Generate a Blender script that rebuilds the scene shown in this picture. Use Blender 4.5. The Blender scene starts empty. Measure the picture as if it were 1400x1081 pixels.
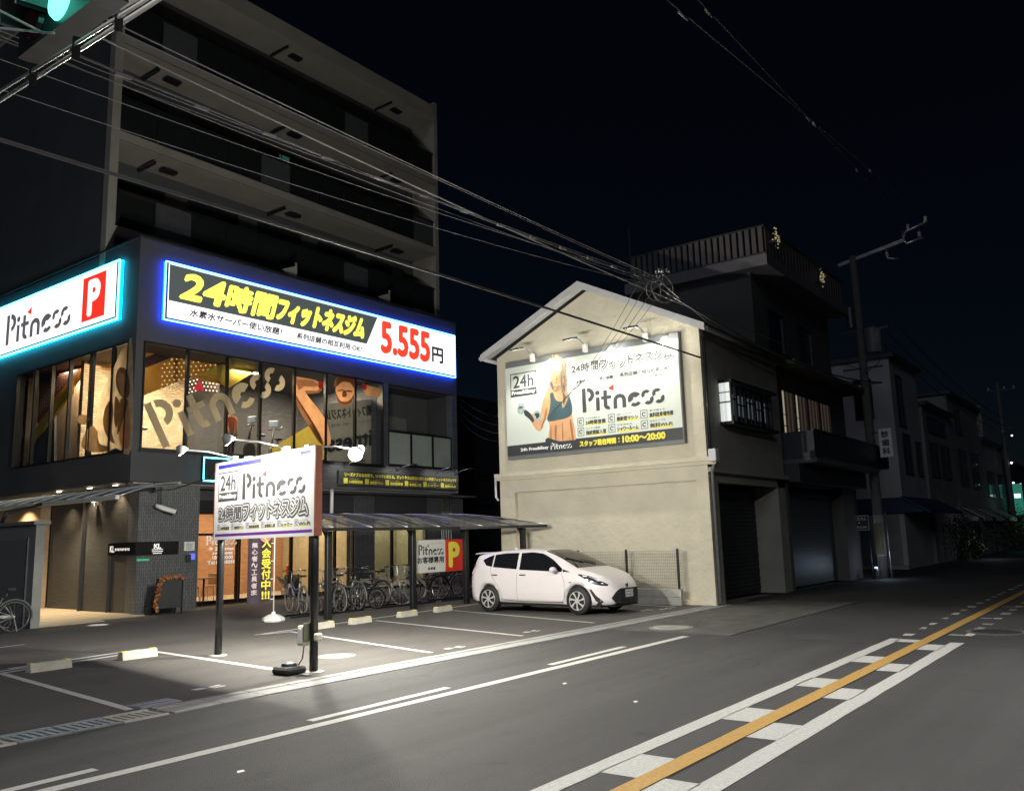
import bpy, bmesh, math, random
from math import sin, cos, pi, radians, sqrt
from mathutils import Vector, Matrix
random.seed(7)
sc = bpy.context.scene
COL = sc.collection
# ------------------------------------------------------------------ camera
YAW, PITCH, ROLL, FPX, EYE = 0.642868, 0.165737, -0.0280135, 1172.36, 1.7
_f = Vector((cos(YAW)*cos(PITCH), sin(YAW)*cos(PITCH), sin(PITCH)))
_r0 = Vector((sin(YAW), -cos(YAW), 0)); _u0 = _r0.cross(_f)
_r = _r0*cos(ROLL)+_u0*sin(ROLL); _u = -_r0*sin(ROLL)+_u0*cos(ROLL)
cd = bpy.data.cameras.new('camera'); cam = bpy.data.objects.new('camera', cd); COL.objects.link(cam)
cd.sensor_width = 36; cd.lens = FPX/1400*36; cd.clip_start = .05; cd.clip_end = 3000
M_ = Matrix((( _r.x, _u.x, -_f.x, 0), (_r.y, _u.y, -_f.y, 0), (_r.z, _u.z, -_f.z, EYE), (0, 0, 0, 1)))
cam.matrix_world = M_
sc.camera = cam
# ------------------------------------------------------------------ sky, moonlit night haze, exposure
w = bpy.data.worlds.new('World'); sc.world = w; w.use_nodes = True
nt = w.node_tree; bg = nt.nodes['Background']
sky = nt.nodes.new('ShaderNodeTexSky'); sky.sky_type = 'NISHITA'; sky.sun_disc = False
sky.sun_elevation = radians(38); sky.sun_rotation = radians(200); sky.air_density = 1.0; sky.dust_density = 0; sky.ozone_density = 8.0
nt.links.new(sky.outputs[0], bg.inputs[0]); bg.inputs[1].default_value = 0.0009
sl = bpy.data.lights.new('moonlight', 'SUN'); sl.energy = .18; sl.angle = radians(14); sl.color = (.78, .84, 1)
so = bpy.data.objects.new('moonlight', sl); COL.objects.link(so); so.rotation_euler = Vector((.92, .24, -.30)).to_track_quat('-Z', 'Y').to_euler()
vs = sc.view_settings; vs.view_transform = 'Standard'; vs.look = 'None'; vs.gamma = 1; vs.use_curve_mapping = False; vs.exposure = 0
sc.render.engine = 'CYCLES'
try:
    sc.cycles.use_denoising = True; sc.cycles.denoiser = 'OPENIMAGEDENOISE'
    sc.cycles.sample_clamp_indirect = 4; sc.cycles.max_bounces = 6; sc.cycles.transparent_max_bounces = 12
    sc.cycles.use_light_tree = True; sc.cycles.caustics_reflective = False; sc.cycles.caustics_refractive = False
except Exception: pass

# ------------------------------------------------------------------ helpers
def ray(x, y): return _f + _r*((x-700)/FPX) - _u*((y-540.5)/FPX)
def on_y(x, y, Y): d = ray(x, y); return Vector((0, 0, EYE)) + d*(Y/d.y)      # point of the plane Y=const seen at a place of the survey photo
def on_x(x, y, X): d = ray(x, y); return Vector((0, 0, EYE)) + d*(X/d.x)
def on_z(x, y, z=0): d = ray(x, y); return Vector((0, 0, EYE)) + d*((z-EYE)/d.z)

def tag(o, label=None, cat=None, group=None, kind=None):
    if label: o['label'] = label
    if cat: o['category'] = cat
    if group: o['group'] = group
    if kind: o['kind'] = kind
    return o
def thing(name, label, cat, loc=(0, 0, 0), rz=0, group=None):
    o = bpy.data.objects.new(name, None); COL.objects.link(o); o.empty_display_size = .1
    o.location = loc; o.rotation_euler = (0, 0, rz)
    return tag(o, label, cat, group)
def attach(o, parent, local=False):
    o.parent = parent
    if parent is not None and not local:
        M = Matrix.Identity(4); q = parent
        if q.type == 'EMPTY': M = (Matrix.Translation(q.location) @ Matrix.Rotation(q.rotation_euler.z, 4, 'Z')).inverted()
        o.matrix_parent_inverse = M
def copy_tree(o, parent=None):
    c = o.copy(); COL.objects.link(c); c.parent = parent
    if parent is not None: c.matrix_parent_inverse = o.matrix_parent_inverse.copy()
    for ch in list(o.children): copy_tree(ch, c)
    return c

class MB:
    def __init__(s): s.v = []; s.f = []; s.mi = []; s.m = 0; s.sm = []; s.smooth = False
    def add(s, vs, fs):
        n = len(s.v); s.v += [tuple(v) for v in vs]
        for f in fs: s.f.append([n+i for i in f]); s.mi.append(s.m); s.sm.append(s.smooth)
        return s
    def box(s, x0, x1, y0, y1, z0, z1):
        if x0 > x1: x0, x1 = x1, x0
        if y0 > y1: y0, y1 = y1, y0
        if z0 > z1: z0, z1 = z1, z0
        return s.add([(x0,y0,z0),(x1,y0,z0),(x1,y1,z0),(x0,y1,z0),(x0,y0,z1),(x1,y0,z1),(x1,y1,z1),(x0,y1,z1)],
                     [(0,3,2,1),(4,5,6,7),(0,1,5,4),(1,2,6,5),(2,3,7,6),(3,0,4,7)])
    def bbox(s, x0, x1, y0, y1, z0, z1, b=.01):
        # box with bevelled edges: an octagon-like chamfer on every edge
        b = min(b, (x1-x0)/2.2, (y1-y0)/2.2, (z1-z0)/2.2)
        bm = bmesh.new(); bmesh.ops.create_cube(bm, size=1)
        for v in bm.verts: v.co = Vector(((x0+x1)/2+v.co.x*(x1-x0), (y0+y1)/2+v.co.y*(y1-y0), (z0+z1)/2+v.co.z*(z1-z0)))
        bmesh.ops.bevel(bm, geom=bm.edges[:], offset=b, segments=1, affect='EDGES')
        bm.verts.index_update()
        s.add([v.co[:] for v in bm.verts], [[v.index for v in f.verts] for f in bm.faces]); bm.free(); return s
    def bar(s, p, q, wd, ht, up=(0, 0, 1)):
        p, q = Vector(p), Vector(q); d = (q-p).normalized(); up = Vector(up)
        a = d.cross(up)
        if a.length < 1e-4: a = d.cross(Vector((1, 0, 0)))
        a.normalize(); b = a.cross(d)
        vs = [c + a*sx*wd/2 + b*sz*ht/2 for c in (p, q) for sx, sz in ((-1,-1),(1,-1),(1,1),(-1,1))]
        return s.add(vs, [(0,1,2,3),(7,6,5,4),(0,4,5,1),(1,5,6,2),(2,6,7,3),(3,7,4,0)])
    def tube(s, pts, r, n=8, cap=True, closed=False):
        pts = [Vector(p) for p in pts]; N = len(pts); rs = r if isinstance(r, (list, tuple)) else [r]*N
        base = len(s.v); prev = None
        for i, p in enumerate(pts):
            if closed: d = pts[(i+1) % N]-pts[i-1]
            else: d = pts[min(i+1, N-1)]-pts[max(i-1, 0)]
            d.normalize()
            if prev is None:
                a = d.cross(Vector((0, 0, 1)))
                if a.length < 1e-3: a = d.cross(Vector((1, 0, 0)))
            else: a = prev - d*prev.dot(d)
            a.normalize(); prev = a; b = d.cross(a)
            for k in range(n): t = 2*pi*k/n; s.v.append(tuple(p + a*cos(t)*rs[i] + b*sin(t)*rs[i]))
        for i in range(N if closed else N-1):
            for k in range(n):
                j = (i+1) % N
                s.f.append([base+i*n+k, base+i*n+(k+1) % n, base+j*n+(k+1) % n, base+j*n+k]); s.mi.append(s.m); s.sm.append(n > 5)
        if cap and not closed:
            s.f.append([base+k for k in range(n)][::-1]); s.mi.append(s.m); s.sm.append(False)
            s.f.append([base+(N-1)*n+k for k in range(n)]); s.mi.append(s.m); s.sm.append(False)
        return s
    def cyl(s, p, q, r, n=16, r2=None): return s.tube([p, q], [r, r if r2 is None else r2], n)
    def lathe(s, c, prof, n=20, axis='z'):
        c = Vector(c); base = len(s.v)
        for r, h in prof:
            for k in range(n):
                t = 2*pi*k/n; a, b = r*cos(t), r*sin(t)
                p = (a, b, h) if axis == 'z' else ((h, a, b) if axis == 'x' else (b, h, a))
                s.v.append(tuple(c+Vector(p)))
        for i in range(len(prof)-1):
            for k in range(n):
                s.f.append([base+i*n+k, base+i*n+(k+1) % n, base+(i+1)*n+(k+1) % n, base+(i+1)*n+k]); s.mi.append(s.m); s.sm.append(s.smooth)
        s.f.append([base+k for k in range(n)][::-1]); s.mi.append(s.m); s.sm.append(False)
        s.f.append([base+(len(prof)-1)*n+k for k in range(n)]); s.mi.append(s.m); s.sm.append(False)
        return s
    def prism(s, poly, d):
        # poly: 3-D ring, d: offset vector
        d = Vector(d); P = [Vector(p) for p in poly]; n = len(P)
        s.add([p for p in P]+[p+d for p in P], [list(range(n))[::-1], list(range(n, 2*n))]+[(i, (i+1) % n, n+(i+1) % n, n+i) for i in range(n)])
        return s
    def quad(s, a, b, c, d): return s.add([a, b, c, d], [(0, 1, 2, 3)])
    def build(s, name, mats, parent=None, local=False):
        me = bpy.data.meshes.new(name); me.from_pydata(s.v, [], s.f)
        mats = mats if isinstance(mats, (list, tuple)) else [mats]
        for m in mats: me.materials.append(m)
        if s.f: me.polygons.foreach_set('material_index', s.mi); me.polygons.foreach_set('use_smooth', s.sm)
        me.validate(); me.update()
        o = bpy.data.objects.new(name, me); COL.objects.link(o)
        if parent is not None: attach(o, parent, local)
        return o
def fixn(o):
    bm = bmesh.new(); bm.from_mesh(o.data); bmesh.ops.recalc_face_normals(bm, faces=bm.faces[:]); bm.to_mesh(o.data); bm.free(); return o

# ------------------------------------------------------------------ materials
def srgb(r, g, b):
    f = lambda c: (c/255/12.92 if c/255 <= .04045 else ((c/255+.055)/1.055)**2.4)
    return (f(r), f(g), f(b))
def mat(name, col, rough=.6, metal=0., var=.12, scale=6., bump=0., bscale=60., spec=.5, coat=0., fleck=0.):
    m = bpy.data.materials.new(name); m.use_nodes = True; t = m.node_tree; N = t.nodes; L = t.links
    b = N['Principled BSDF']; b.inputs['Roughness'].default_value = rough; b.inputs['Metallic'].default_value = metal
    b.inputs['Specular IOR Level'].default_value = spec; b.inputs['Coat Weight'].default_value = coat
    tc = N.new('ShaderNodeTexCoord')
    if var > 0:
        n = N.new('ShaderNodeTexNoise'); n.inputs['Scale'].default_value = scale; n.inputs['Detail'].default_value = 6; L.new(tc.outputs['Object'], n.inputs['Vector'])
        r = N.new('ShaderNodeValToRGB'); r.color_ramp.elements[0].position = .3; r.color_ramp.elements[1].position = .7
        r.color_ramp.elements[0].color = (*[max(0, c*(1-var)) for c in col], 1); r.color_ramp.elements[1].color = (*[min(1, c*(1+var)) for c in col], 1)
        L.new(n.outputs['Fac'], r.inputs[0]); out = r.outputs[0]
        if fleck:
            v = N.new('ShaderNodeTexVoronoi'); v.inputs['Scale'].default_value = 55; L.new(tc.outputs['Object'], v.inputs['Vector'])
            n3 = N.new('ShaderNodeTexNoise'); n3.inputs['Scale'].default_value = 260; n3.inputs['Detail'].default_value = 2; L.new(tc.outputs['Object'], n3.inputs['Vector'])
            mr = N.new('ShaderNodeMapRange'); mr.inputs['From Min'].default_value = .35; mr.inputs['From Max'].default_value = .68
            mr.inputs['To Min'].default_value = 1-fleck; mr.inputs['To Max'].default_value = 1+fleck; L.new(n3.outputs['Fac'], mr.inputs['Value'])
            mx = N.new('ShaderNodeVectorMath'); mx.operation = 'SCALE'; L.new(out, mx.inputs[0]); L.new(mr.outputs[0], mx.inputs['Scale']); out = mx.outputs[0]
        L.new(out, b.inputs['Base Color'])
        mr2 = N.new('ShaderNodeMapRange'); mr2.inputs['To Min'].default_value = max(0, rough-.1); mr2.inputs['To Max'].default_value = min(1, rough+.1)
        L.new(n.outputs['Fac'], mr2.inputs['Value']); L.new(mr2.outputs[0], b.inputs['Roughness'])
    else: b.inputs['Base Color'].default_value = (*col, 1)
    if bump > 0:
        n2 = N.new('ShaderNodeTexNoise'); n2.inputs['Scale'].default_value = bscale; n2.inputs['Detail'].default_value = 5; L.new(tc.outputs['Object'], n2.inputs['Vector'])
        bp = N.new('ShaderNodeBump'); bp.inputs['Strength'].default_value = bump; bp.inputs['Distance'].default_value = .02 if bscale > 20 else .03
        L.new(n2.outputs['Fac'], bp.inputs['Height']); L.new(bp.outputs[0], b.inputs['Normal'])
    return m
def emit(name, col, st=1., base=None):
    m = bpy.data.materials.new(name); m.use_nodes = True; b = m.node_tree.nodes['Principled BSDF']
    b.inputs['Base Color'].default_value = (*(base or col), 1); b.inputs['Roughness'].default_value = .35
    b.inputs['Emission Color'].default_value = (*col, 1); b.inputs['Emission Strength'].default_value = st
    return m
def glass(name, tint=(.9, .92, .95), refl=1.0, opac=.12, rough=.02, dark=(.01, .012, .015)):
    # clear pane: glossy by fresnel over a see-through tint, with a little dark film
    m = bpy.data.materials.new(name); m.use_nodes = True; t = m.node_tree; N = t.nodes; L = t.links
    for n in list(N):
        if n.type != 'OUTPUT_MATERIAL': N.remove(n)
    out = [n for n in N if n.type == 'OUTPUT_MATERIAL'][0]
    tr = N.new('ShaderNodeBsdfTransparent'); tr.inputs[0].default_value = (*tint, 1)
    gl = N.new('ShaderNodeBsdfGlossy'); gl.inputs['Roughness'].default_value = rough
    df = N.new('ShaderNodeBsdfDiffuse'); df.inputs[0].default_value = (*dark, 1)
    fr = N.new('ShaderNodeFresnel'); fr.inputs[0].default_value = 1.5
    mu = N.new('ShaderNodeMath'); mu.operation = 'MULTIPLY'; mu.inputs[1].default_value = refl; L.new(fr.outputs[0], mu.inputs[0])
    ge = N.new('ShaderNodeNewGeometry'); iv = N.new('ShaderNodeMath'); iv.operation = 'SUBTRACT'; iv.inputs[0].default_value = 1; L.new(ge.outputs['Backfacing'], iv.inputs[1])
    m3 = N.new('ShaderNodeMath'); m3.operation = 'MULTIPLY'; L.new(mu.outputs[0], m3.inputs[0]); L.new(iv.outputs[0], m3.inputs[1])
    m1 = N.new('ShaderNodeMixShader'); m1.inputs[0].default_value = opac; L.new(tr.outputs[0], m1.inputs[1]); L.new(df.outputs[0], m1.inputs[2])
    m2 = N.new('ShaderNodeMixShader'); L.new(m3.outputs[0], m2.inputs[0]); L.new(m1.outputs[0], m2.inputs[1]); L.new(gl.outputs[0], m2.inputs[2])
    L.new(m2.outputs[0], out.inputs[0]); return m
def brickmat(name, col, mortar, sx, sy, msize=.02, rough=.5, bump=.6, plane='xz', offset=.5, var=.15, bias=0.):
    m = bpy.data.materials.new(name); m.use_nodes = True; t = m.node_tree; N = t.nodes; L = t.links; b = N['Principled BSDF']
    b.inputs['Roughness'].default_value = rough
    tc = N.new('ShaderNodeTexCoord'); sp = N.new('ShaderNodeSeparateXYZ'); cb = N.new('ShaderNodeCombineXYZ'); L.new(tc.outputs['Object'], sp.inputs[0])
    if plane == 'xy+z':
        ad = N.new('ShaderNodeMath'); ad.operation = 'ADD'; L.new(sp.outputs['X'], ad.inputs[0]); L.new(sp.outputs['Y'], ad.inputs[1]); L.new(ad.outputs[0], cb.inputs[0]); L.new(sp.outputs['Z'], cb.inputs[1])
    elif plane == 'z+xy':
        ad = N.new('ShaderNodeMath'); ad.operation = 'ADD'; L.new(sp.outputs['X'], ad.inputs[0]); L.new(sp.outputs['Y'], ad.inputs[1]); L.new(ad.outputs[0], cb.inputs[1]); L.new(sp.outputs['Z'], cb.inputs[0])
    else: L.new(sp.outputs['X'], cb.inputs[0]); L.new(sp.outputs['Y'], cb.inputs[1])
    br = N.new('ShaderNodeTexBrick'); br.offset = offset; L.new(cb.outputs[0], br.inputs['Vector']); br.inputs['Scale'].default_value = 1
    br.inputs['Color1'].default_value = (*[c*(1-var) for c in col], 1); br.inputs['Color2'].default_value = (*[c*(1+var) for c in col], 1); br.inputs['Mortar'].default_value = (*mortar, 1)
    br.inputs['Mortar Size'].default_value = msize; br.inputs['Brick Width'].default_value = sx; br.inputs['Row Height'].default_value = sy; br.inputs['Bias'].default_value = bias
    L.new(br.outputs['Color'], b.inputs['Base Color'])
    bp = N.new('ShaderNodeBump'); bp.invert = True; bp.inputs['Strength'].default_value = bump; bp.inputs['Distance'].default_value = .01
    L.new(br.outputs['Fac'], bp.inputs['Height']); L.new(bp.outputs[0], b.inputs['Normal'])
    return m

# flat print: polygons and type laid on a plane frame (origin, u, v, n)
class Frame:
    def __init__(s, o, u, v, n): s.o, s.u, s.v, s.n = Vector(o), Vector(u), Vector(v), Vector(n)
    def p(s, a, b, h=0): return s.o + s.u*a + s.v*b + s.n*h
def front(x0, y, z0): return Frame((x0, y, z0), (1, 0, 0), (0, 0, 1), (0, -1, 0))     # faces the street
def side(x, y0, z0): return Frame((x, y0, z0), (0, -1, 0), (0, 0, 1), (-1, 0, 0))     # faces down the street towards the viewer
_glyphs = {}
def glyphs(body):
    if body not in _glyphs:
        c = bpy.data.curves.new('type', 'FONT'); c.body = body; c.resolution_u = 3
        o = bpy.data.objects.new('type', c); COL.objects.link(o); bpy.context.view_layer.update()
        me = o.to_mesh(); vs = [tuple(v.co) for v in me.vertices]; fs = [tuple(p.vertices) for p in me.polygons]; o.to_mesh_clear()
        bpy.data.objects.remove(o); bpy.data.curves.remove(c)
        _glyphs[body] = (vs, fs)
    return _glyphs[body]
def text(mb, fr, body, u0, u1, v0, v1, h=.002, bold=0., halo=False, shear=0., tf=None, mirror=False):
    vs, fs = glyphs(body)
    if not vs: return
    xs = [v[0] for v in vs]; ys = [v[1] for v in vs]; X0, X1, Y0, Y1 = min(xs), max(xs), min(ys), max(ys)
    offs = [(0, 0)]
    if bold: offs += [(bold*cos(k*pi/(6 if halo else 3)+.3), bold*sin(k*pi/(6 if halo else 3)+.3)) for k in range(12 if halo else 6)]
    for i, (dx, dy) in enumerate(offs):
        pts = []
        for x, y, _ in vs:
            a = (x-X0)/(X1-X0) if X1 > X0 else .5; b = (y-Y0)/(Y1-Y0) if Y1 > Y0 else .5
            if mirror: a = 1-a
            U = u0+(u1-u0)*a + dx; V = v0+(v1-v0)*b + dy
            U += shear*(V-v0)
            if tf: U, V = tf(U, V)
            pts.append(fr.p(U, V, h+i*.00012))
        mb.add(pts, fs)
def poly(mb, fr, pts, h=.002):
    # n-gon laid flat; concave outlines are triangulated
    from mathutils.geometry import tessellate_polygon
    P = [Vector((a, b, 0)) for a, b in pts]
    mb.add([fr.p(a, b, h) for a, b in pts], [list(t) for t in tessellate_polygon([P])])
def rect(mb, fr, u0, v0, u1, v1, h=.002): mb.add([fr.p(u0, v0, h), fr.p(u1, v0, h), fr.p(u1, v1, h), fr.p(u0, v1, h)], [(0, 1, 2, 3)])
def smooth(pts, k=5):
    out = []; n = len(pts)
    for i in range(n):
        p0, p1, p2, p3 = (Vector(pts[(i+j-1) % n]) for j in range(4))
        for q in range(k):
            t = q/k; out.append(tuple(.5*((2*p1)+(-p0+p2)*t+(2*p0-5*p1+4*p2-p3)*t*t+(-p0+3*p1-3*p2+p3)*t**3)))
    return out
def arc(cx, cy, ro, ri, a0, a1, n=14):
    A = [radians(a0+(a1-a0)*i/n) for i in range(n+1)]
    return [(cx+ro*cos(a), cy+ro*sin(a)) for a in A]+[(cx+ri*cos(a), cy+ri*sin(a)) for a in A[::-1]]
def logo(mb, fr, u0, v0, wd, ht, h=.002, m=0, mred=1, rot=0, sx=0):
    # the studio's stencil word mark, 3.45 wide by 1 high in its own units
    S = []
    S.append([(0, 0), (.16, 0), (.16, 1), (0, 1)])
    S.append(arc(.22, .70, .30, .14, 90, -78))
    S.append([(.58, 0), (.73, 0), (.73, .55), (.58, .55)]); S.append(arc(.655, .74, .095, .001, 0, 359, 16))
    S.append([(.9, .14), (1.05, .14), (1.05, .8), (.9, .8)]); S.append([(.8, .44), (1.22, .44), (1.22, .57), (.8, .57)]); S.append(arc(1.1, .2, .2, .06, 180, 290))
    S.append([(1.3, 0), (1.45, 0), (1.45, .32), (1.3, .32)]); S.append(arc(1.555, .32, .255, .105, 180, 0)); S.append([(1.66, 0), (1.81, 0), (1.81, .32), (1.66, .32)])
    S.append(arc(2.15, .3, .27, .06, 32, 212)); S.append(arc(2.17, .25, .27, .13, 228, 325))
    for cx in (2.56, 2.98):
        S.append(arc(cx+.05, .40, .19, .06, 38, 218)); S.append(arc(cx+.13, .19, .2, .06, -142, 38))
    ca, sa = cos(rot), sin(rot)
    def T(a, b):
        a, b = a*wd/3.32, b*ht; a += sx*b
        return (u0+a*ca-b*sa, v0+a*sa+b*ca)
    mb.m = m
    for i, s_ in enumerate(S): poly(mb, fr, [T(*p) for p in s_], h+.0001*i)
    if mred is not None:
        mb.m = mred; poly(mb, fr, [T(1.1, .86), (T(1.34, 1.0)), T(1.32, .74)], h+.002)
    mb.m = m

def spot(name, loc, target, power, angle, blend=.4, col=(1, .95, .85), size=.05, parent=None):
    l = bpy.data.lights.new(name, 'SPOT'); l.energy = power; l.spot_size = radians(angle); l.spot_blend = blend; l.color = col; l.shadow_soft_size = size
    o = bpy.data.objects.new(name, l); COL.objects.link(o); o.location = loc
    o.rotation_euler = (Vector(target)-Vector(loc)).to_track_quat('-Z', 'Y').to_euler()
    if parent is not None: attach(o, parent)
    return o
def area(name, loc, target, power, sx, sy, col=(1, .9, .75), parent=None):
    l = bpy.data.lights.new(name, 'AREA'); l.shape = 'RECTANGLE'; l.size = sx; l.size_y = sy; l.energy = power; l.color = col
    o = bpy.data.objects.new(name, l); COL.objects.link(o); o.location = loc
    o.rotation_euler = (Vector(target)-Vector(loc)).to_track_quat('-Z', 'Y').to_euler()
    if parent is not None: attach(o, parent)
    return o
def point(name, loc, power, col=(1, .9, .75), size=.1, parent=None):
    l = bpy.data.lights.new(name, 'POINT'); l.energy = power; l.color = col; l.shadow_soft_size = size
    o = bpy.data.objects.new(name, l); COL.objects.link(o); o.location = loc
    if parent is not None: attach(o, parent)
    return o

def streaked(m, amt=.24):
    # tyre-polished lanes and darker drips running along the street
    t = m.node_tree; N = t.nodes; L = t.links; b = N['Principled BSDF']; src = b.inputs['Base Color'].links[0].from_socket
    tc = N.new('ShaderNodeTexCoord'); mp = N.new('ShaderNodeMapping'); mp.inputs['Scale'].default_value = (.09, 1.5, 1); L.new(tc.outputs['Object'], mp.inputs['Vector'])
    n = N.new('ShaderNodeTexNoise'); n.inputs['Scale'].default_value = 1.1; n.inputs['Detail'].default_value = 5; L.new(mp.outputs[0], n.inputs['Vector'])
    n2 = N.new('ShaderNodeTexNoise'); n2.inputs['Scale'].default_value = 1.7; n2.inputs['Detail'].default_value = 8; n2.inputs['Roughness'].default_value = .7; L.new(tc.outputs['Object'], n2.inputs['Vector'])
    mr = N.new('ShaderNodeMapRange'); mr.inputs['From Min'].default_value = .3; mr.inputs['From Max'].default_value = .7; mr.inputs['To Min'].default_value = 1-amt; mr.inputs['To Max'].default_value = 1+amt; L.new(n.outputs['Fac'], mr.inputs['Value'])
    m3 = N.new('ShaderNodeMapRange'); m3.inputs['From Min'].default_value = .58; m3.inputs['From Max'].default_value = .72; m3.inputs['To Min'].default_value = 1; m3.inputs['To Max'].default_value = .62; L.new(n2.outputs['Fac'], m3.inputs['Value'])
    mu = N.new('ShaderNodeMath'); mu.operation = 'MULTIPLY'; L.new(mr.outputs[0], mu.inputs[0]); L.new(m3.outputs[0], mu.inputs[1])
    sc_ = N.new('ShaderNodeVectorMath'); sc_.operation = 'SCALE'; L.new(src, sc_.inputs[0]); L.new(mu.outputs[0], sc_.inputs['Scale']); L.new(sc_.outputs[0], b.inputs['Base Color']); return m
# shared materials
ASPH = streaked(mat('asphalt', (.052, .051, .051), .8, var=.13, scale=.55, bump=.9, bscale=110, fleck=.6))
ASPH_OLD = streaked(mat('old_asphalt', (.09, .088, .08), .85, var=.3, scale=2.2, bump=1.0, bscale=45, fleck=.85), .15)
ASPH_LOT = streaked(mat('car_park_asphalt', (.074, .068, .063), .85, var=.16, scale=.8, bump=.7, bscale=110, fleck=.45), .1)
CONC = mat('concrete', (.33, .32, .29), .85, var=.18, scale=3, bump=.4, bscale=60)
CONC_D = mat('weathered_concrete', (.2, .195, .18), .85, var=.25, scale=4, bump=.4, bscale=60)
PAINT = mat('road_paint', (.47, .47, .45), .65, var=.16, scale=30, bump=.5, bscale=150, fleck=.4)
PAINT_W = mat('worn_road_paint', (.3, .3, .29), .7, var=.5, scale=9, bump=.3, bscale=150, fleck=.3)
PAINT_Y = mat('yellow_road_paint', (.42, .25, .07), .65, var=.18, scale=26, bump=.3, bscale=150, fleck=.25)
BLACKM = mat('black_metal', (.018, .019, .022), .35, .3, var=.1)
DARKG = mat('dark_grey_metal', (.05, .052, .055), .45, .3, var=.1)
STEEL = mat('galvanised_steel', (.45, .46, .46), .35, .8, var=.12, scale=8)
WHITE = mat('white_enamel', (.78, .78, .76), .4, var=.04)
CREAM = mat('cream_plastic', (.6, .58, .46), .5, var=.06)
RUBBER = mat('black_rubber', (.012, .012, .012), .7, var=.1)
CHROME = mat('chrome', (.7, .7, .7), .18, 1, var=.02)
CABLE = mat('cable_sheath', (.045, .045, .045), .45, .0, var=.15, scale=3)
CABLE_L = mat('pale_cable', (.15, .15, .15), .4, .2, var=.15, scale=3)
INK = mat('black_print', (.02, .02, .022), .5, var=0)
INKG = mat('charcoal_print', (.07, .07, .075), .5, var=0)
YEL = mat('yellow_print', (.8, .72, .08), .5, var=0)
RED = mat('red_print', (.62, .03, .02), .5, var=0)
WPR = mat('white_print', (.8, .8, .78), .5, var=0)
# ================================================================== THE GROUND
g = MB().quad((-60, -60, -.05), (400, -60, -.05), (400, 300, -.05), (-60, 300, -.05)).build('ground', CONC_D); tag(g, kind='structure')
road = MB().quad((-40, -5.5, 0), (14.1, -5.5, 0), (14.1, 8.52, 0), (-40, 8.52, 0)).build('road', ASPH); tag(road, kind='structure')
rm = MB(); rm.quad((14.1, -5.5, 0), (220, -5.5, 0), (220, 6.1, 0), (14.1, 6.1, 0))
rm.quad((21.6, 6.1, 0), (220, 6.1, 0), (220, 8.9, 0), (21.6, 8.9, 0)); rm.build('road_surface', mat('road_beyond', (.036, .036, .037), .85, var=.2, scale=.5, bump=.5, bscale=120, fleck=.35), road)
MB().quad((14.1, 6.1, 0), (21.6, 6.1, 0), (21.6, 8.52, 0), (14.1, 8.52, 0)).build('rough_patch', ASPH_OLD, road)
MB().box(14.1, 21.6, 6.07, 6.1, 0, .006).build('seam', INK, road)
lot = MB(); lot.quad((-30, 9.02, .01), (20.0, 9.02, .01), (20.0, 21.9, .01), (-30, 21.9, .01)); lot.quad((20., 15.4, .01), (32, 15.4, .01), (32, 22.9, .01), (20., 22.9, .01))
lot.quad((12.5, 21.9, .01), (20, 21.9, .01), (20, 22.9, .01), (12.5, 22.9, .01))
lot = tag(lot.build('parking_lot', ASPH_LOT), kind='structure')
porch = MB()
TILE = mat('porch_tile', (.4, .34, .26), .55, var=.08, scale=3)
porch = tag(MB().box(8.8, 14.5, 21.7, 30, -.02, .02).build('porch_floor', CONC_D), kind='structure')
for i in range(12):
    for j in range(15):
        x0 = 9.3+i*.44; y0 = 20.75+j*.5
        if x0+.43 > 12.5 and y0 < 22: continue
        if y0 < 21.0 and x0 > 11: continue
        MB().bbox(x0, x0+.43, y0, y0+.49, .012, .035, .006).build('tile', TILE, porch)
# concrete gutter along the edge of the road, with slotted covers at the near end
gut = tag(MB().box(-20, 20, 8.53, 9.02, -.1, -.012).build('gutter', CONC_D), kind='structure')
base_blk = None
GBL = mat('gutter_concrete', (.23, .23, .225), .8, var=.16, scale=5, bump=.3, bscale=80)
for i in range(25):
    x0 = 5.35+i*.585
    if x0 > 19.7: break
    b_ = MB()
    b_.bbox(x0, x0+.575, 8.54, 8.66, -.02, .012, .006); b_.bbox(x0, x0+.575, 8.668, 8.87, -.02, .006, .006); b_.bbox(x0, x0+.575, 8.878, 9.01, -.02, .014, .006)
    b_.build('kerb_block', GBL, gut)
for i in range(13):
    x0 = 5.3-(i+1)*.5
    b_ = MB(); b_.bbox(x0, x0+.49, 8.54, 8.60, -.03, .012, .004); b_.bbox(x0, x0+.49, 8.93, 9.01, -.03, .012, .004)
    for k in range(6): b_.box(x0+.01+k*.08, x0+.06+k*.08, 8.6, 8.93, -.02, .008)
    b_.build('drain_grate', STEEL if i % 3 else CONC, gut)
pit = MB(); pit.bbox(5.25, 5.75, 9.03, 9.35, -.02, .022, .005)
for k in range(7): pit.box(5.28+k*.067, 5.31+k*.067, 9.06, 9.32, .022, .026)
pit.build('pit_cover', STEEL, gut)

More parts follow.
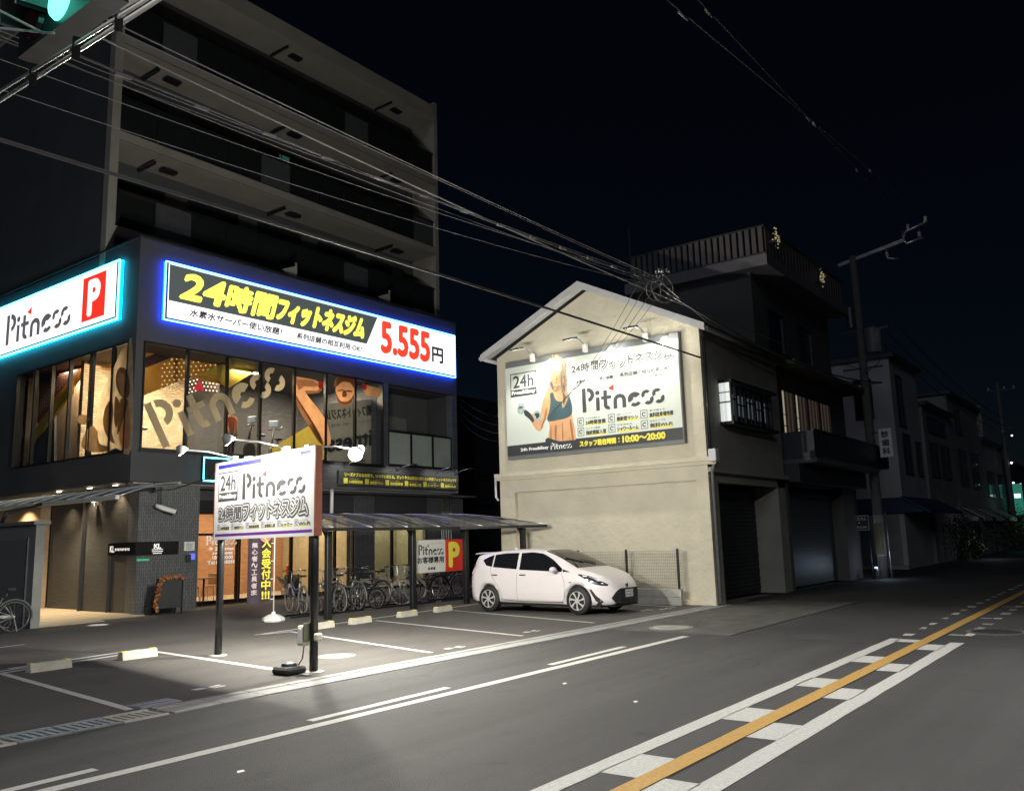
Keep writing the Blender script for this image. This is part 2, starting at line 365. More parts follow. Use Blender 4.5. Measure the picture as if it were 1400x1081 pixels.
# hairline cracks in the asphalt
def crack(x, y, ang, n, par, z=.003, step=.16):
    P = [(x, y)]
    for i in range(n): ang += random.gauss(0, .35); x += cos(ang)*step; y += sin(ang)*step*.8; P.append((x, y)); ang *= .93
    mb = MB(); V = []
    for i, (a, b) in enumerate(P): w_ = random.uniform(.003, .009)*(1-abs(i/len(P)-.5)); V += [(a, b-w_, z), (a, b+w_, z)]
    mb.add(V, [(2*i, 2*i+2, 2*i+3, 2*i+1) for i in range(len(P)-1)]); mb.build('crack', CRK, par)
CRK = mat('crack_dark', (.012, .012, .012), .9, var=0)
for x, y, a, n in ((14.3, 7.2, .1, 34), (15.2, 8.1, -.3, 20), (16.5, 6.6, .5, 18), (14.2, 5.2, -.1, 40), (9.5, 5.0, .05, 30), (6.2, 7.6, .1, 26), (12.2, 1.2, .2, 30), (17.4, 4.6, .1, 34), (10.6, 7.7, -.05, 24)): crack(x, y, a, n, road)
for x, y, a, n in ((8.6, 10.2, .3, 16), (11.5, 11.4, .5, 20), (6.4, 11.2, -.2, 18), (13.0, 12.6, .1, 14)): crack(x, y, a, n, lot, .0125)
# painted lines (4 mm sheets)
def line(name, a, b, wd, m, z=.004, parent=road, jag=0):
    a, b = Vector((*a, z)), Vector((*b, z)); d = (b-a).normalized(); n = Vector((-d.y, d.x, 0))*wd/2
    L = (b-a).length; k = max(1, int(L/.35)) if jag else 1
    l_, r_ = [], []
    for i in range(k+1):
        p = a+d*L*i/k; l_.append(p+n*(1+random.uniform(-jag, jag))); r_.append(p-n*(1+random.uniform(-jag, jag)))
    mb = MB(); mb.add(l_+r_, [(i, k+1+i, k+2+i, i+1) for i in range(k)]); return mb.build(name, m, parent)
line('edge_line', (-8, 6.66), (13.68, 6.72), .14, PAINT, jag=.06)
for a, b in ((-4.6, -2.5), (-.9, 1.2), (2.5, 3.7), (5.8, 7.9), (9.94, 12.05)): line('edge_dash', (a, 6.93), (b, 6.98), .11, PAINT, jag=.08)
line('hatch_border', (-2, 3.62), (14.65, 3.60), .17, PAINT, jag=.05)
line('hatch_border', (-2, 2.69), (14.45, 2.70), .19, PAINT, jag=.05)
for x in (-.5, 1.55, 3.6, 5.66, 7.8, 9.83, 11.9, 14.25):
    line('hatch_block', (x, 3.38), (x+(.62 if x < 14 else .35), 3.38), .32, PAINT, jag=.05)
for x in (-3.1, -1.05, 1., 3.05, 5.1, 7.23, 9.26, 11.3, 13.45):
    line('hatch_block', (x, 2.915), (x+.65, 2.915), .27, PAINT, jag=.05)
line('centre_line', (-2, 3.14), (26, 3.14), .17, PAINT_Y, z=.009, jag=.04); line('centre_line', (26, 3.14), (90, 3.14), .17, PAINT_Y, z=.009)
for i in range(16):
    x = 15.1+i*.95+random.uniform(-.2, .2)
    line('worn_mark', (x, 3.55), (x+random.uniform(.2, .45), 3.56), random.uniform(.09, .16), PAINT_W if i % 2 else PAINT, jag=.3)
    x += .3
    line('worn_mark', (x, 2.72), (x+random.uniform(.2, .5), 2.72), random.uniform(.09, .16), PAINT_W if i % 3 else PAINT, jag=.3)
    if i % 3 == 0: line('worn_mark', (x, 2.9), (x+.15, 2.9), .2, PAINT_W, jag=.3)
# car park lines
def lot_line(a, b, wd=.1): line('bay_line', a, b, wd, PAINT, z=.015, parent=lot, jag=.05)
lot_line((6.0, 13.95), (8.27, 14.3)); lot_line((2.0, 13.2), (6.9, 13.95), .09); lot_line((1.5, 12.9), (6.0, 13.6), .1); lot_line((6.0, 13.6), (8.3, 14.0), .1)
lot_line((8.27, 14.3), (7.75, 9.3), .12); lot_line((5.72, 13.5), (5.17, 9.1)); lot_line((3.2, 13.2), (2.7, 9.1)); lot_line((5.6, 17.0), (7.7, 17.3), .08)
lot_line((10.6, 14.3), (18.6, 15.05), .1); lot_line((10.6, 14.3), (11.34, 14.1), .08)
lot_line((11.34, 14.2), (10.12, 9.27)); lot_line((13.7, 14.2), (12.54, 9.3)); lot_line((16.45, 14.5), (14.98, 9.34)); lot_line((19.4, 11.3), (18.9, 9.5), .09)
for x, y in ((10.75, 9.35), (13.2, 9.6), (17.9, 9.75), (18.35, 9.5), (6.45, 9.6)): lot_line((x-.2, y), (x-.05, y+.02), .12); lot_line((x+.02, y), (x+.2, y+.05), .07); lot_line((x+.02, y-.08), (x+.2, y-.06), .05)
# shallow covers
def cover(x, y, r, m, label, name='manhole_cover'):
    o = thing(name, label, 'manhole cover', (x, y, 0))
    MB().lathe((x, y, 0), [(r*1.25, 0), (r*1.25, .012), (r*1.02, .013), (r*1.02, .004)], 32).build('collar', CONC_D if m is not DARKG else ASPH_OLD, o)
    c = MB().lathe((x, y, 0), [(r, .004), (r, .016), (r*.93, .018)], 32)
    for k in range(-4, 5):
        hw = sqrt(max(0, (r*.85)**2-(k*r*.19)**2)); c.box(x-hw, x+hw, y+k*r*.19-.012, y+k*r*.19+.012, .018, .022)
    c.build('lid', m, o)
cover(14.8, 7.56, .33, CONC, 'pale round manhole cover on the rough asphalt beyond the parked car')
cover(16.1, 2.42, .36, DARKG, 'dark manhole cover in the road beside the yellow centre line')
cover(10.47, 19.96, .22, WHITE, 'small white round cover in front of the tiled porch', 'drain_cover')
cover(9.2, 10.4, .24, CONC, 'pale round cover on the car park between the two board posts', 'drain_cover')
# scraps of litter on the road
for x, y, l_ in ((4.26, 5.89, 'small white scrap of litter lying alone on the near lane'), (8.15, 4.62, 'tiny white fleck of litter nearest the chequered road marking'), (8.75, 5.9, 'tiny pale fleck of litter near the middle of the near lane')):
    tag(MB().add([(x-.03, y-.01, .003), (x+.03, y-.02, .004), (x+.035, y+.01, .01), (x-.02, y+.015, .012)], [(0, 1, 2, 3), (3, 2, 1, 0)]).build('litter', WHITE), l_, 'litter')

# wheel stops
def wheel_stop(x, y, rz, label):
    o = thing('wheel_stop', label, 'wheel stop', (x, y, .01), rz, 'concrete wheel stops in the car park')
    mb = MB(); mb.prism([(-.3, -.08, 0), (-.3, .08, 0), (-.3, .055, .12), (-.3, -.055, .12)], (.6, 0, 0))
    mb.build('stop_block', mat('stop_concrete', (.42, .4, .34), .8, var=.15, scale=9), o, local=True)
    e = MB()
    for s_ in (-1, 1): e.bbox(s_*.26-.035, s_*.26+.035, -.05, .05, .118, .128, .003)
    e.build('reflector', YEL, o, local=True)
wheel_stop(6.25, 13.24, .05, 'leftmost concrete wheel stop, in the bay left of the signboard')
wheel_stop(7.62, 13.25, .05, 'bright wheel stop at the corner of the white line left of the signboard')
wheel_stop(12.05, 14.05, .1, 'wheel stop half hidden behind the right post of the signboard')
wheel_stop(13.15, 14.1, .1, 'wheel stop at the foot of the second bay line behind the signboard')
wheel_stop(14.75, 14.25, .1, 'wheel stop under the middle post of the bicycle shelter')
wheel_stop(16.1, 14.35, .1, 'wheel stop nearest the rear of the white hatchback')
# ================================================================== THE GYM AND FLATS
WALL = mat('dark_render', (.05, .052, .06), .75, var=.1, scale=1.2, bump=.2, bscale=60)
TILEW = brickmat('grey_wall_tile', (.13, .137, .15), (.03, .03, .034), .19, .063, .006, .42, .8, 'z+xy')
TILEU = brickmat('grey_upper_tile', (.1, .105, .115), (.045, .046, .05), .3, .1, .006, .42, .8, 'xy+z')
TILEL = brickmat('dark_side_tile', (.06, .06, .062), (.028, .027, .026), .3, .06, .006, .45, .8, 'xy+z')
SLAB = mat('pale_slab_paint', (.23, .22, .195), .7, var=.1, scale=1.5, bump=.1)
GL = glass('window_glass', (.86, .88, .9), 1.0, .1)
GLD = glass('dark_balcony_glass', (.25, .27, .3), 1.0, .45, .12, (.03, .032, .036))
NIGHTGL = mat('dark_window_glass', (.01, .012, .016), .12, var=.0, spec=.6)
bl = thing('apartment_building', 'tall dark apartment block with balconies above the lit corner gym', 'building', (12.1, 21.8, 0))
def B(name, m, *boxes):
    mb = MB()
    for b in boxes: mb.box(*b)
    return mb.build(name, m, bl)
# upper gym storey shell
B('wall', WALL, (12.1, 25.45, 21.8, 22.1, 7.34, 10.25))                     # front above windows
B('wall', TILEU, (18.7, 25.45, 21.8, 22.1, 3.5, 4.36), (25.16, 25.45, 21.8, 22.1, 4.36, 7.34), (21.38, 21.68, 21.8, 22.1, 4.36, 7.34))
B('wall', WALL, (12.1, 18.7, 21.8, 22.1, 3.5, 4.36), (12.1, 12.36, 21.8, 22.1, 4.36, 7.34))
B('wall', WALL, (12.1, 12.36, 22.1, 38, 7.34, 10.25), (12.1, 12.36, 22.1, 38, 3.5, 4.3), (12.1, 12.36, 28.9, 38, 4.3, 7.34))
B('soffit', mat('pale_soffit', (.3, .3, .3), .6), (12.36, 25.4, 22.1, 38, 3.46, 3.56))
B('gym_roof', DARKG, (12.36, 25.45, 22.1, 38, 9.6, 9.75))
B('parapet_cap', DARKG, (12.06, 25.5, 21.76, 22.15, 10.25, 10.3), (12.06, 12.4, 22.15, 38, 10.25, 10.3))
B('wall', WALL, (25.15, 25.45, 22.1, 38, 3.5, 10.25))
B('window_ledge', BLACKM, (12.3, 21.45, 21.72, 21.8, 4.3, 4.36))
# ground storey
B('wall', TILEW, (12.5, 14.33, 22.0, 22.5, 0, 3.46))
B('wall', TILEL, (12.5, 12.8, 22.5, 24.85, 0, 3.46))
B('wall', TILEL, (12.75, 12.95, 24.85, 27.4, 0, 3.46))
B('wall', mat('warm_plaster', (.4, .3, .2), .8), (12.95, 14.4, 27.4, 27.6, 0, 3.46), (12.5, 12.8, 27.6, 30.5, 0, 3.46))
B('door_frame', DARKG, (12.4, 12.5, 24.8, 24.86, 0, 3.4), (12.42, 12.5, 23.3, 23.33, 0, 1.5))
B('wall', TILEW, (21.0, 21.95, 22.8, 23.1, 0, 3.46), (24.8, 26.9, 22.8, 23.1, 0, 3.5))
B('wall', WALL, (14.33, 26.9, 22.85, 23.1, 2.78, 3.46), (26.6, 26.9, 23.1, 38, 0, 10.25), (25.45, 26.9, 23.6, 23.8, 3.5, 10.2))
B('soffit', WALL, (14.4, 26.9, 22.1, 23.0, 3.38, 3.46))
B('floor_slab', TILE, (13.2, 24.9, 23.0, 29.6, .02, .06))
B('interior_wall', brickmat('orange_brick', (.42, .2, .09), (.3, .2, .13), .22, .07, .01, .7, .4, 'xy+z'), (14.3, 20.9, 26.6, 26.8, .06, 3.4), (14.3, 14.4, 23.0, 26.6, .06, 3.4))
B('interior_wall', mat('olive_plaster', (.4, .37, .25), .7), (20.9, 24.9, 24.6, 24.8, .06, 3.4), (20.9, 21.0, 23.1, 26.6, .06, 3.4), (24.9, 25.0, 23.1, 24.8, .06, 3.4))
WARM = (1, .72, .42)
fr_ = BLACKM
GX = [(14.4, 16.2), (16.35, 17.1), (17.1, 18.25), (18.35, 19.05), (19.2, 20.1), (20.2, 20.95), (22.0, 22.85), (22.95, 23.8), (23.9, 24.75)]
for a, b in GX:
    o = B('window', fr_, (a-.05, a, 22.84, 22.92, .05, 2.78), (b, b+.05, 22.84, 22.92, .05, 2.78), (a, b, 22.84, 22.92, .05, .15), (a, b, 22.84, 22.92, 2.68, 2.78), (a, b, 22.84, 22.9, 2.05 if a < 15 else 2.6, 2.12 if a < 15 else 2.64))
    MB().box(a, b, 22.87, 22.88, .15, 2.68).build('pane', GL, o)
B('door_header', BLACKM, (14.33, 18.9, 22.78, 22.84, 2.78, 3.1))
for x in (15.3, 17.6, 19.6, 22.4, 24.2):
    d = MB().lathe((x, 24.0, 3.36), [(.09, 0), (.09, .02)], 16).build('ceiling_light', emit('warm_lamp', WARM, 12), bl)
area('shop_light', (16.6, 24.9, 3.3), (16.6, 24.9, 0), 300, 4, 2, WARM, bl); area('shop_light', (19.9, 24.5, 3.3), (19.9, 24.5, 0), 200, 2, 1.4, WARM, bl)
area('shop_light', (22.9, 23.9, 3.3), (22.9, 23.9, 0), 110, 3, 1, (1, .9, .6), bl)
# porch downlights on the left wall
for y, p_ in ((22.9, 110), (24.3, 150), (26.1, 150)):
    MB().lathe((12.3, y, 3.44), [(.06, 0), (.06, .02)], 14).build('downlight', emit('downlight_glow', (1, .8, .55), 10), bl)
    spot('downlight_beam', (12.28, y, 3.4), (12.42, y, 0), p_, 95, .8, (1, .74, .45), .03, bl)
spot('downlight_beam', (12.0, 28.4, 3.3), (12.1, 28.3, 0), 1800, 120, .8, (1, .72, .42), .05, bl)
spot('downlight_beam', (11.6, 25.4, 3.3), (11.4, 25.0, 0), 2200, 120, .8, (1, .78, .5), .05, bl)
# gym windows: seven panes to the street, six to the side, each a frame and a pane
WX = [(12.36, 13.62), (13.7, 14.94), (15.0, 16.12), (16.2, 17.42), (17.5, 18.72), (18.8, 20.02), (20.1, 21.34)]
for a, b in WX:
    o = B('window', fr_, (a-.04, a, 21.74, 21.84, 4.36, 7.34), (b, b+.04, 21.74, 21.84, 4.36, 7.34), (a, b, 21.75, 21.83, 4.36, 4.41), (a, b, 21.75, 21.83, 7.29, 7.34))
    MB().box(a, b, 21.79, 21.80, 4.41, 7.29).build('pane', GL, o)
WY = [(22.14, 22.86), (22.94, 24.0), (24.16, 25.3), (25.38, 26.4), (26.48, 27.5), (27.58, 28.75)]
for a, b in WY:
    o = B('window', fr_, (12.04, 12.14, a-.04, a, 4.3, 7.34), (12.04, 12.14, b, b+.04, 4.3, 7.34), (12.05, 12.13, a, b, 4.3, 4.35), (12.05, 12.13, a, b, 7.29, 7.34))
    MB().box(12.09, 12.10, a, b, 4.35, 7.29).build('pane', GL, o)
# upstairs room
B('gym_floor', mat('gym_floor_dark', (.06, .058, .055), .5), (12.4, 21.4, 22.1, 29.5, 4.0, 4.3))
B('gym_ceiling', mat('gym_ceiling_dark', (.045, .04, .04), .7), (12.4, 21.4, 22.1, 29.5, 7.4, 7.5))
B('interior_wall', brickmat('beige_brick', (.5, .4, .26), (.36, .28, .18), .24, .08, .012, .75, .5, 'xy+z', var=.25), (12.6, 16.1, 25.6, 25.8, 4.3, 7.4), (14.95, 15.05, 25.8, 29, 4.3, 7.4))
B('interior_wall', mat('charcoal_plaster', (.05, .052, .058), .7), (16.1, 19.3, 25.9, 26.1, 4.3, 7.4))
B('interior_wall', brickmat('grey_brick', (.19, .19, .21), (.13, .13, .14), .24, .08, .012, .75, .5, 'xy+z'), (19.3, 21.4, 26.4, 26.6, 4.3, 7.4), (21.36, 21.42, 22.1, 26.6, 4.3, 7.4))
B('interior_wall', mat('back_plaster', (.2, .18, .15), .7), (12.5, 15, 29.0, 29.1, 4.3, 7.4))
for x, y in ((14, 24), (17, 23.6), (19.6, 23.8), (13.6, 27)):
    B('ceiling_light', emit('gym_lamp', (1, .82, .55), 7), (x-.5, x+.5, y-.06, y+.06, 7.34, 7.39))
    area('gym_light', (x, y, 7.3), (x, y, 4), 520 if x < 15 else 360, 1.6, .8, (1, .8, .52), bl)
area('gym_light', (12.85, 25.2, 7.3), (12.85, 25.2, 4), 75, .5, 5, (1, .74, .45), bl)  # added fill with no fixture, brightens the strip behind the side windows
# orange perforated stair soffit climbing through the room, with its yellow stringers
OR = mat('orange_panel', (.85, .38, .05), .5, var=.05); YL = mat('yellow_stringer', (.8, .58, .08), .5, var=.05); PUR = mat('maroon_panel', (.10, .035, .035), .6)
def slabpoly(name, pts, plane, m, d=(0, .08, 0), par=bl):
    return fixn(MB().prism([on_y(x, y, plane) for x, y in pts] if d[1] else [on_x(x, y, plane) for x, y in pts], d).build(name, m, par))
st = slabpoly('stair_soffit', [(186, 508), (262, 478), (318, 486), (352, 495), (352, 504), (310, 527), (262, 514), (186, 545)], 23.4, OR)
slabpoly('stair_stringer', [(272, 512), (322, 487), (352, 497), (352, 505), (312, 531), (296, 513)], 23.3, YL)
slabpoly('stair_stringer', [(190, 484), (225, 470), (232, 475), (190, 492)], 23.3, OR)
slabpoly('stair_panel', [(190, 478), (262, 462), (262, 478), (188, 507)], 23.45, PUR)
dots = MB()
for i in range(19):
    for j in range(7):
        x, y = 222+i*6.6+(j % 2)*3.2, 492+j*5.6-i*.4
        if y > 512+(x-262)*.05 and x > 262: continue
        if y > 545-(x-186)*.36: continue
        if y < 495-(x-222)*.36 and x < 262: continue
        c_ = on_y(x, y, 23.38); dots.lathe(c_, [(.022, 0), (.022, .008)], 6, 'y')
tag(dots.build('perforation', emit('perforation_glow', (1, .75, .35), 1.2), st), kind='stuff')
bx = slabpoly('perforated_bulkhead', [(256, 520), (273, 509), (300, 513), (300, 536), (256, 560)], 23.9, mat('black_bulkhead', (.02, .02, .022), .5))
d2 = MB()
for i in range(9):
    for j in range(5):
        x, y = 258+i*4.8+(j % 2)*2.2, 514+j*5+abs(i-3)*.9-i*.5
        if y < 512+abs(x-273)*.35 or x > 298: continue
        c_ = on_y(x, y, 23.88); d2.lathe(c_, [(.028, 0), (.028, .008)], 6, 'y')
tag(d2.build('perforation', emit('white_perforation', (1, .95, .8), 1.0), bx), kind='stuff')
# the stair seen through the side windows
def slabx(name, pts, X, m, d=.08): return fixn(MB().prism([on_x(x, y, X) for x, y in pts], (d, 0, 0)).build(name, m, bl))
slabx('stair_stringer', [(20, 622), (98, 521), (98, 536), (24, 632)], 12.7, YL)
slabx('stair_stringer', [(72, 545), (125, 488), (125, 496), (72, 562)], 12.75, OR)
pp = slabx('stair_panel', [(14, 645), (14, 540), (98, 470), (124, 462), (124, 490), (72, 548), (40, 594), (24, 625)], 12.85, PUR)
slabx('interior_wall', [(22, 634), (74, 565), (74, 645), (22, 648)], 12.8, mat('slate_plaster', (.10, .11, .13), .7))
d3 = MB()
for i in range(24):
    for j in range(16):
        x, y = 28+i*3.0, 590-i*4.4+j*3.4
        if y > 608-(x-22)*1.28 or y < 530-(x-45)*.8 or x > 97: continue
        d3.lathe(on_x(x, y, 12.83), [(.012, 0), (.012, .006)], 5, 'x')
tag(d3.build('perforation', emit('warm_perforation', (.9, .55, .35), .35), pp), kind='stuff')
B('interior_wall', brickmat('rough_beige', (.45, .36, .25), (.3, .24, .17), .1, .04, .01, .8, .6, 'xy+z'), (13.3, 13.4, 25.85, 28.9, 4.3, 7.2))
# recessed bay on the right with three frosted panels
B('bay_wall', mat('bay_plaster', (.09, .095, .1), .7, var=.1), (21.68, 25.16, 23.1, 23.2, 4.36, 7.34), (21.68, 25.16, 22.1, 23.1, 4.3, 4.4))
B('bay_soffit', WALL, (21.68, 25.16, 22.1, 23.1, 7.3, 7.34))
fixn(MB().prism([(21.7, 23.05, 4.4), (23.9, 23.05, 4.4), (23.9, 23.05, 6.4), (21.7, 23.05, 6.5)], (0, .04, 0)).build('bay_light_sheet', mat('bay_lit_grey', (.17, .18, .18), .6), bl))  # lighter sheet: light falling off across the recess wall, put into colour
FROST = mat('frosted_glass', (.36, .42, .38), .35, var=.12, scale=1.5)
for a, b in ((21.75, 22.83), (22.93, 24.0), (24.1, 25.08)):
    o = B('railing_panel', fr_, (a-.04, a, 21.82, 21.88, 4.4, 5.66), (b, b+.04, 21.82, 21.88, 4.4, 5.66), (a, b, 21.82, 21.88, 5.6, 5.66), (a, b, 21.82, 21.88, 4.42, 4.47))
    MB().box(a, b, 21.84, 21.855, 4.47, 5.6).build('pane', FROST, o)
# ---- flats above, set back
AX0, AX1, AY = 12.1, 26.62, 23.7
B('wall', WALL, (12.1, 12.35, 24.0, 38, 10.2, 20.65))
B('wall', mat('flat_wall', (.06, .062, .07), .75, var=.1), (12.35, 26.4, 25.05, 25.2, 9.75, 20.4))
B('corner_fin', SLAB, (12.08, 12.34, 23.7, 24.0, 9.75, 20.65)); B('corner_fin', SLAB, (26.45, 26.65, 23.7, 25.05, 8.0, 20.9))
B('wall', WALL, (26.45, 26.65, 25.05, 38, 8.0, 20.9))
B('roof_slab', SLAB, (12.0, 26.45, 23.62, 38, 20.05, 20.65)); 
for z in (17.3, 14.15, 11.16):
    B('balcony_slab', SLAB, (12.34, 26.45, 23.7, 25.05, z-.34, z))
    B('slab_seam', DARKG, (12.34, 26.45, 23.69, 23.7, z-.30, z-.285))
    n = 11; wd = (26.45-12.34)/n
    if z > 11:
        pass
    for i in range(n):
        a = 12.34+i*wd
        o = MB().box(a+.03, a+wd-.03, 23.80, 23.815, z+.08, z+1.12).build('railing_panel', GLD if (i*7+int(z)) % 6 else mat('frosted_rail', (.055, .058, .064), .4, var=.2), bl)
        MB().box(a-.02, a+.02, 23.78, 23.84, z, z+1.16).build('railing_post', BLACKM, o)
    B('handrail', BLACKM, (12.34, 26.45, 23.77, 23.84, z+1.14, z+1.19))
    for i in range(5):
        a = 12.7+i*2.8
        o = B('window', BLACKM, (a, a+.05, 25.0, 25.06, z+.02, z+2.15), (a+1.9, a+1.95, 25.0, 25.06, z+.02, z+2.15), (a+.95, a+1.0, 25.0, 25.06, z+.02, z+2.15), (a+.05, a+1.9, 25.0, 25.06, z+2.1, z+2.15))
        lit = (z == 14.15 and i == 2)
        p = MB().box(a+.05, a+1.9, 25.02, 25.03, z+.02, z+2.1).build('pane', NIGHTGL, o)
        if lit: MB().box(a+.9, a+1.35, 25.005, 25.015, z+.9, z+2.1).build('lit_blind', emit('green_blind', (.05, .16, .13), .35), o)
    # soffit fittings: drying-pole brackets and vents under each slab
for z in (20.05, 16.88, 13.73, 10.74):
    for x in (13.6, 18.6, 24.0):
        B('soffit_bracket', BLACKM, (x, x+.06, 23.9, 24.9, z-.14, z-.06), (x+.5, x+1.0, 24.2, 24.5, z-.07, z-.01))
for z in (14.15+2.3, 11.16+2.3): B('vent_box', STEEL, (12.5, 12.95, 24.86, 25.04, z-.1, z+.2))
MB().cyl((12.6, 23.95, 12.32), (14.6, 23.95, 12.32), .035, 10).build('glowing_rail', emit('orange_reflection', (.5, .2, .1), .25), bl)  # rail whose orange reflection is put in as a glow
B('flat_wall_front', WALL, (12.35, 26.45, 24.2, 24.3, 9.75, 10.74))
# terrace dividers on the gym roof
for x in (17.95, 22.35):
    mb = MB(); mb.box(x, x+.05, 22.4, 22.45, 9.75, 11.1); mb.prism([(x-.55, 22.42, 10.75), (x, 22.42, 10.45), (x, 22.42, 10.98)], (0, .02, 0))
    mb.build('terrace_divider', SLAB, bl)
# downpipes at the right end
for x in (25.5, 25.62, 25.76, 25.9, 26.05):
    MB().cyl((x, 22.72, .02), (x, 22.72, 3.4), .04, 8).build('downpipe', STEEL, bl)
MB().cyl((19.2, 21.95, 2.5), (19.2, 21.95, 3.5), .06, 10).build('downpipe', WHITE, bl)
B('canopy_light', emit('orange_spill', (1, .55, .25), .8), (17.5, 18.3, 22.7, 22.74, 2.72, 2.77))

# ------------------------------------------------------------------ signs
def lightbox_mats(): pass
SW = emit('sign_white_lit', (1, 1, 1), 1.25, (.8, .8, .8)); SD = emit('sign_slate_lit', (.07, .085, .085), .9, (.05, .06, .06)); SY = emit('sign_yellow_lit', (1, .95, .12), 1.25)
SR = emit('sign_red_lit', (.8, .035, .02), 1.05); SK = emit('sign_ink_lit', (.04, .04, .05), .8, (.03, .03, .03)); SRD = emit('price_red_lit', (.85, .06, .03), 1.0)
NEB = emit('blue_neon', (.10, .38, 1.0), 9); NEC = emit('cyan_neon', (.12, .85, 1.0), 7)
s = thing('fascia_sign', 'long lit sign showing the price 5.555円 in red, edged with blue neon', 'sign', (18.9, 21.8, 8))
SX0, SX1, SZ0, SZ1 = 12.83, 25.2, 8.05, 9.68
MB().bbox(SX0, SX1, 21.62, 21.8, SZ0, SZ1, .02).build('cabinet', BLACKM, s)
F = front(SX0, 21.618, SZ0); W_, H_ = SX1-SX0, SZ1-SZ0
mb = MB(); rect(mb, F, .03, .03, W_-.03, H_-.03, .001); face = mb.build('face', SW, s)
mb = MB(); poly(mb, F, [(.06, .53), (7.62, .53), (8.14, 1.58), (.06, 1.58)], .004); mb.build('slate_band', SD, s)
sf = lambda U, V: (U, V)
mb = MB(); text(mb, F, '24', .42, 1.78, .70, 1.42, .008, .05, shear=.25)
text(mb, F, '時間', 1.88, 3.6, .66, 1.44, .008, .045, shear=.25); text(mb, F, 'フィットネスジム', 3.72, 7.42, .68, 1.40, .008, .055, shear=.25); mb.build('lettering', SY, s)
mb = MB(); text(mb, F, '水素水サーバー使い放題！', .72, 3.95, .20, .42, .008, .008, shear=.2); text(mb, F, '系列店舗の相互利用 OK!', 4.55, 7.35, .20, .40, .008, .008, shear=.2)
text(mb, F, '円', 11.02, 11.62, .42, .98, .008, .025); mb.build('lettering', SK, s)
mb = MB(); text(mb, F, '5.555', 8.35, 10.85, .38, 1.46, .008, .06, tf=lambda U, V: (U, V)); mb.build('price', SRD, s)
t_ = MB()
for a, b in (((SX0-.03, SZ1+.03), (SX1+.03, SZ1+.03)), ((SX0-.03, SZ0-.03), (SX1+.03, SZ0-.03)), ((SX0-.03, SZ0-.03), (SX0-.03, SZ1+.03)), ((SX1+.03, SZ0-.03), (SX1+.03, SZ1+.03))):
    t_.cyl((a[0], 21.66, a[1]), (b[0], 21.66, b[1]), .022, 8)
t_.build('neon_tube', NEB, s)
# deep blue strip behind the cabinet that washes the wall
hb = MB(); e_ = .05
hb.box(SX0-e_, SX1+e_, 21.735, 21.77, SZ1+.005, SZ1+.03); hb.box(SX0-e_, SX1+e_, 21.735, 21.77, SZ0-.03, SZ0-.005); hb.box(SX0-.04, SX0-.01, 21.735, 21.77, SZ0, SZ1); hb.box(SX1+.01, SX1+.04, 21.735, 21.77, SZ0, SZ1)
hb.build('led_strip', emit('deep_blue_led', (0, .01, 1), 60), s)

s = thing('side_sign', 'lit white sign with a red P square and cyan neon edge', 'sign', (12.1, 27, 8))
MB().bbox(11.93, 12.1, 22.65, 34.0, 8.08, 9.72, .02).build('cabinet', BLACKM, s)
F = side(11.928, 34.0, 8.08); Wd, Hd = 11.35, 1.64          # u runs from far left towards the corner
mb = MB(); rect(mb, F, .03, .03, Wd-.03, Hd-.03, .001); mb.build('face', SW, s)
mb = MB(); rect(mb, F, 9.45, .18, 10.75, 1.5, .004); mb.build('red_square', SR, s)
mb = MB(); text(mb, F, 'P', 9.82, 10.4, .36, 1.32, .008, .07); mb.build('letter', SW, s)
mb = MB(); logo(mb, F, 4.5, .28, 4.3, 1.0, .005); mb.build('word_mark', [emit('mark_grey_lit', (.12, .12, .13), .8), SR], s)
mb = MB(); text(mb, F, 'ピットネス', 7.3, 8.5, 1.36, 1.44, .006, 0); text(mb, F, '24', 1.0, 2.4, .4, 1.3, .006, .04); text(mb, F, 'h', 2.6, 3.3, .4, 1.35, .006, .04); mb.build('lettering', SK, s)
t_ = MB()
for a, b in (((22.62, 9.75), (34, 9.75)), ((22.62, 8.05), (34, 8.05)), ((22.62, 8.05), (22.62, 9.75))): t_.cyl((11.97, a[0], a[1]), (11.97, b[0], b[1]), .03, 8)
t_.build('neon_tube', NEC, s)
hb = MB(); hb.box(12.03, 12.07, 22.6, 34, 9.73, 9.76); hb.box(12.03, 12.07, 22.6, 34, 8.04, 8.07); hb.box(12.03, 12.07, 22.59, 22.62, 8.05, 9.75)
hb.build('led_strip', emit('cyan_led', (0, .45, .75), 18), s)

s = thing('band_sign', 'narrow dark band sign with small yellow print above the entrance', 'sign', (22.3, 21.8, 3.6))
MB().bbox(19.3, 25.38, 21.72, 21.8, 3.63, 4.12, .008).build('panel', mat('sign_slate', (.045, .05, .048), .5, var=.05), s)
F = front(19.3, 21.718, 3.63)
mb = MB(); text(mb, F, 'リーズナブルな会費で、いつでも通える。ピットネスは自由に使える24時間フィットネスジムです', .25, 5.95, .30, .42, .003, .008)
for i, tx in enumerate(('24時間営業', '最新型マシン', '無料駐車場', '会員証入室', 'シャワー', '無料Wi-Fi')):
    u = .2+i*.97; rect(mb, F, u, .06, u+.18, .24, .003); text(mb, F, tx, u+.24, u+.86, .07, .17, .003, .006); text(mb, F, 'いつでも使える', u+.24, u+.7, .20, .235, .003, 0)
mb.build('lettering', YEL, s)

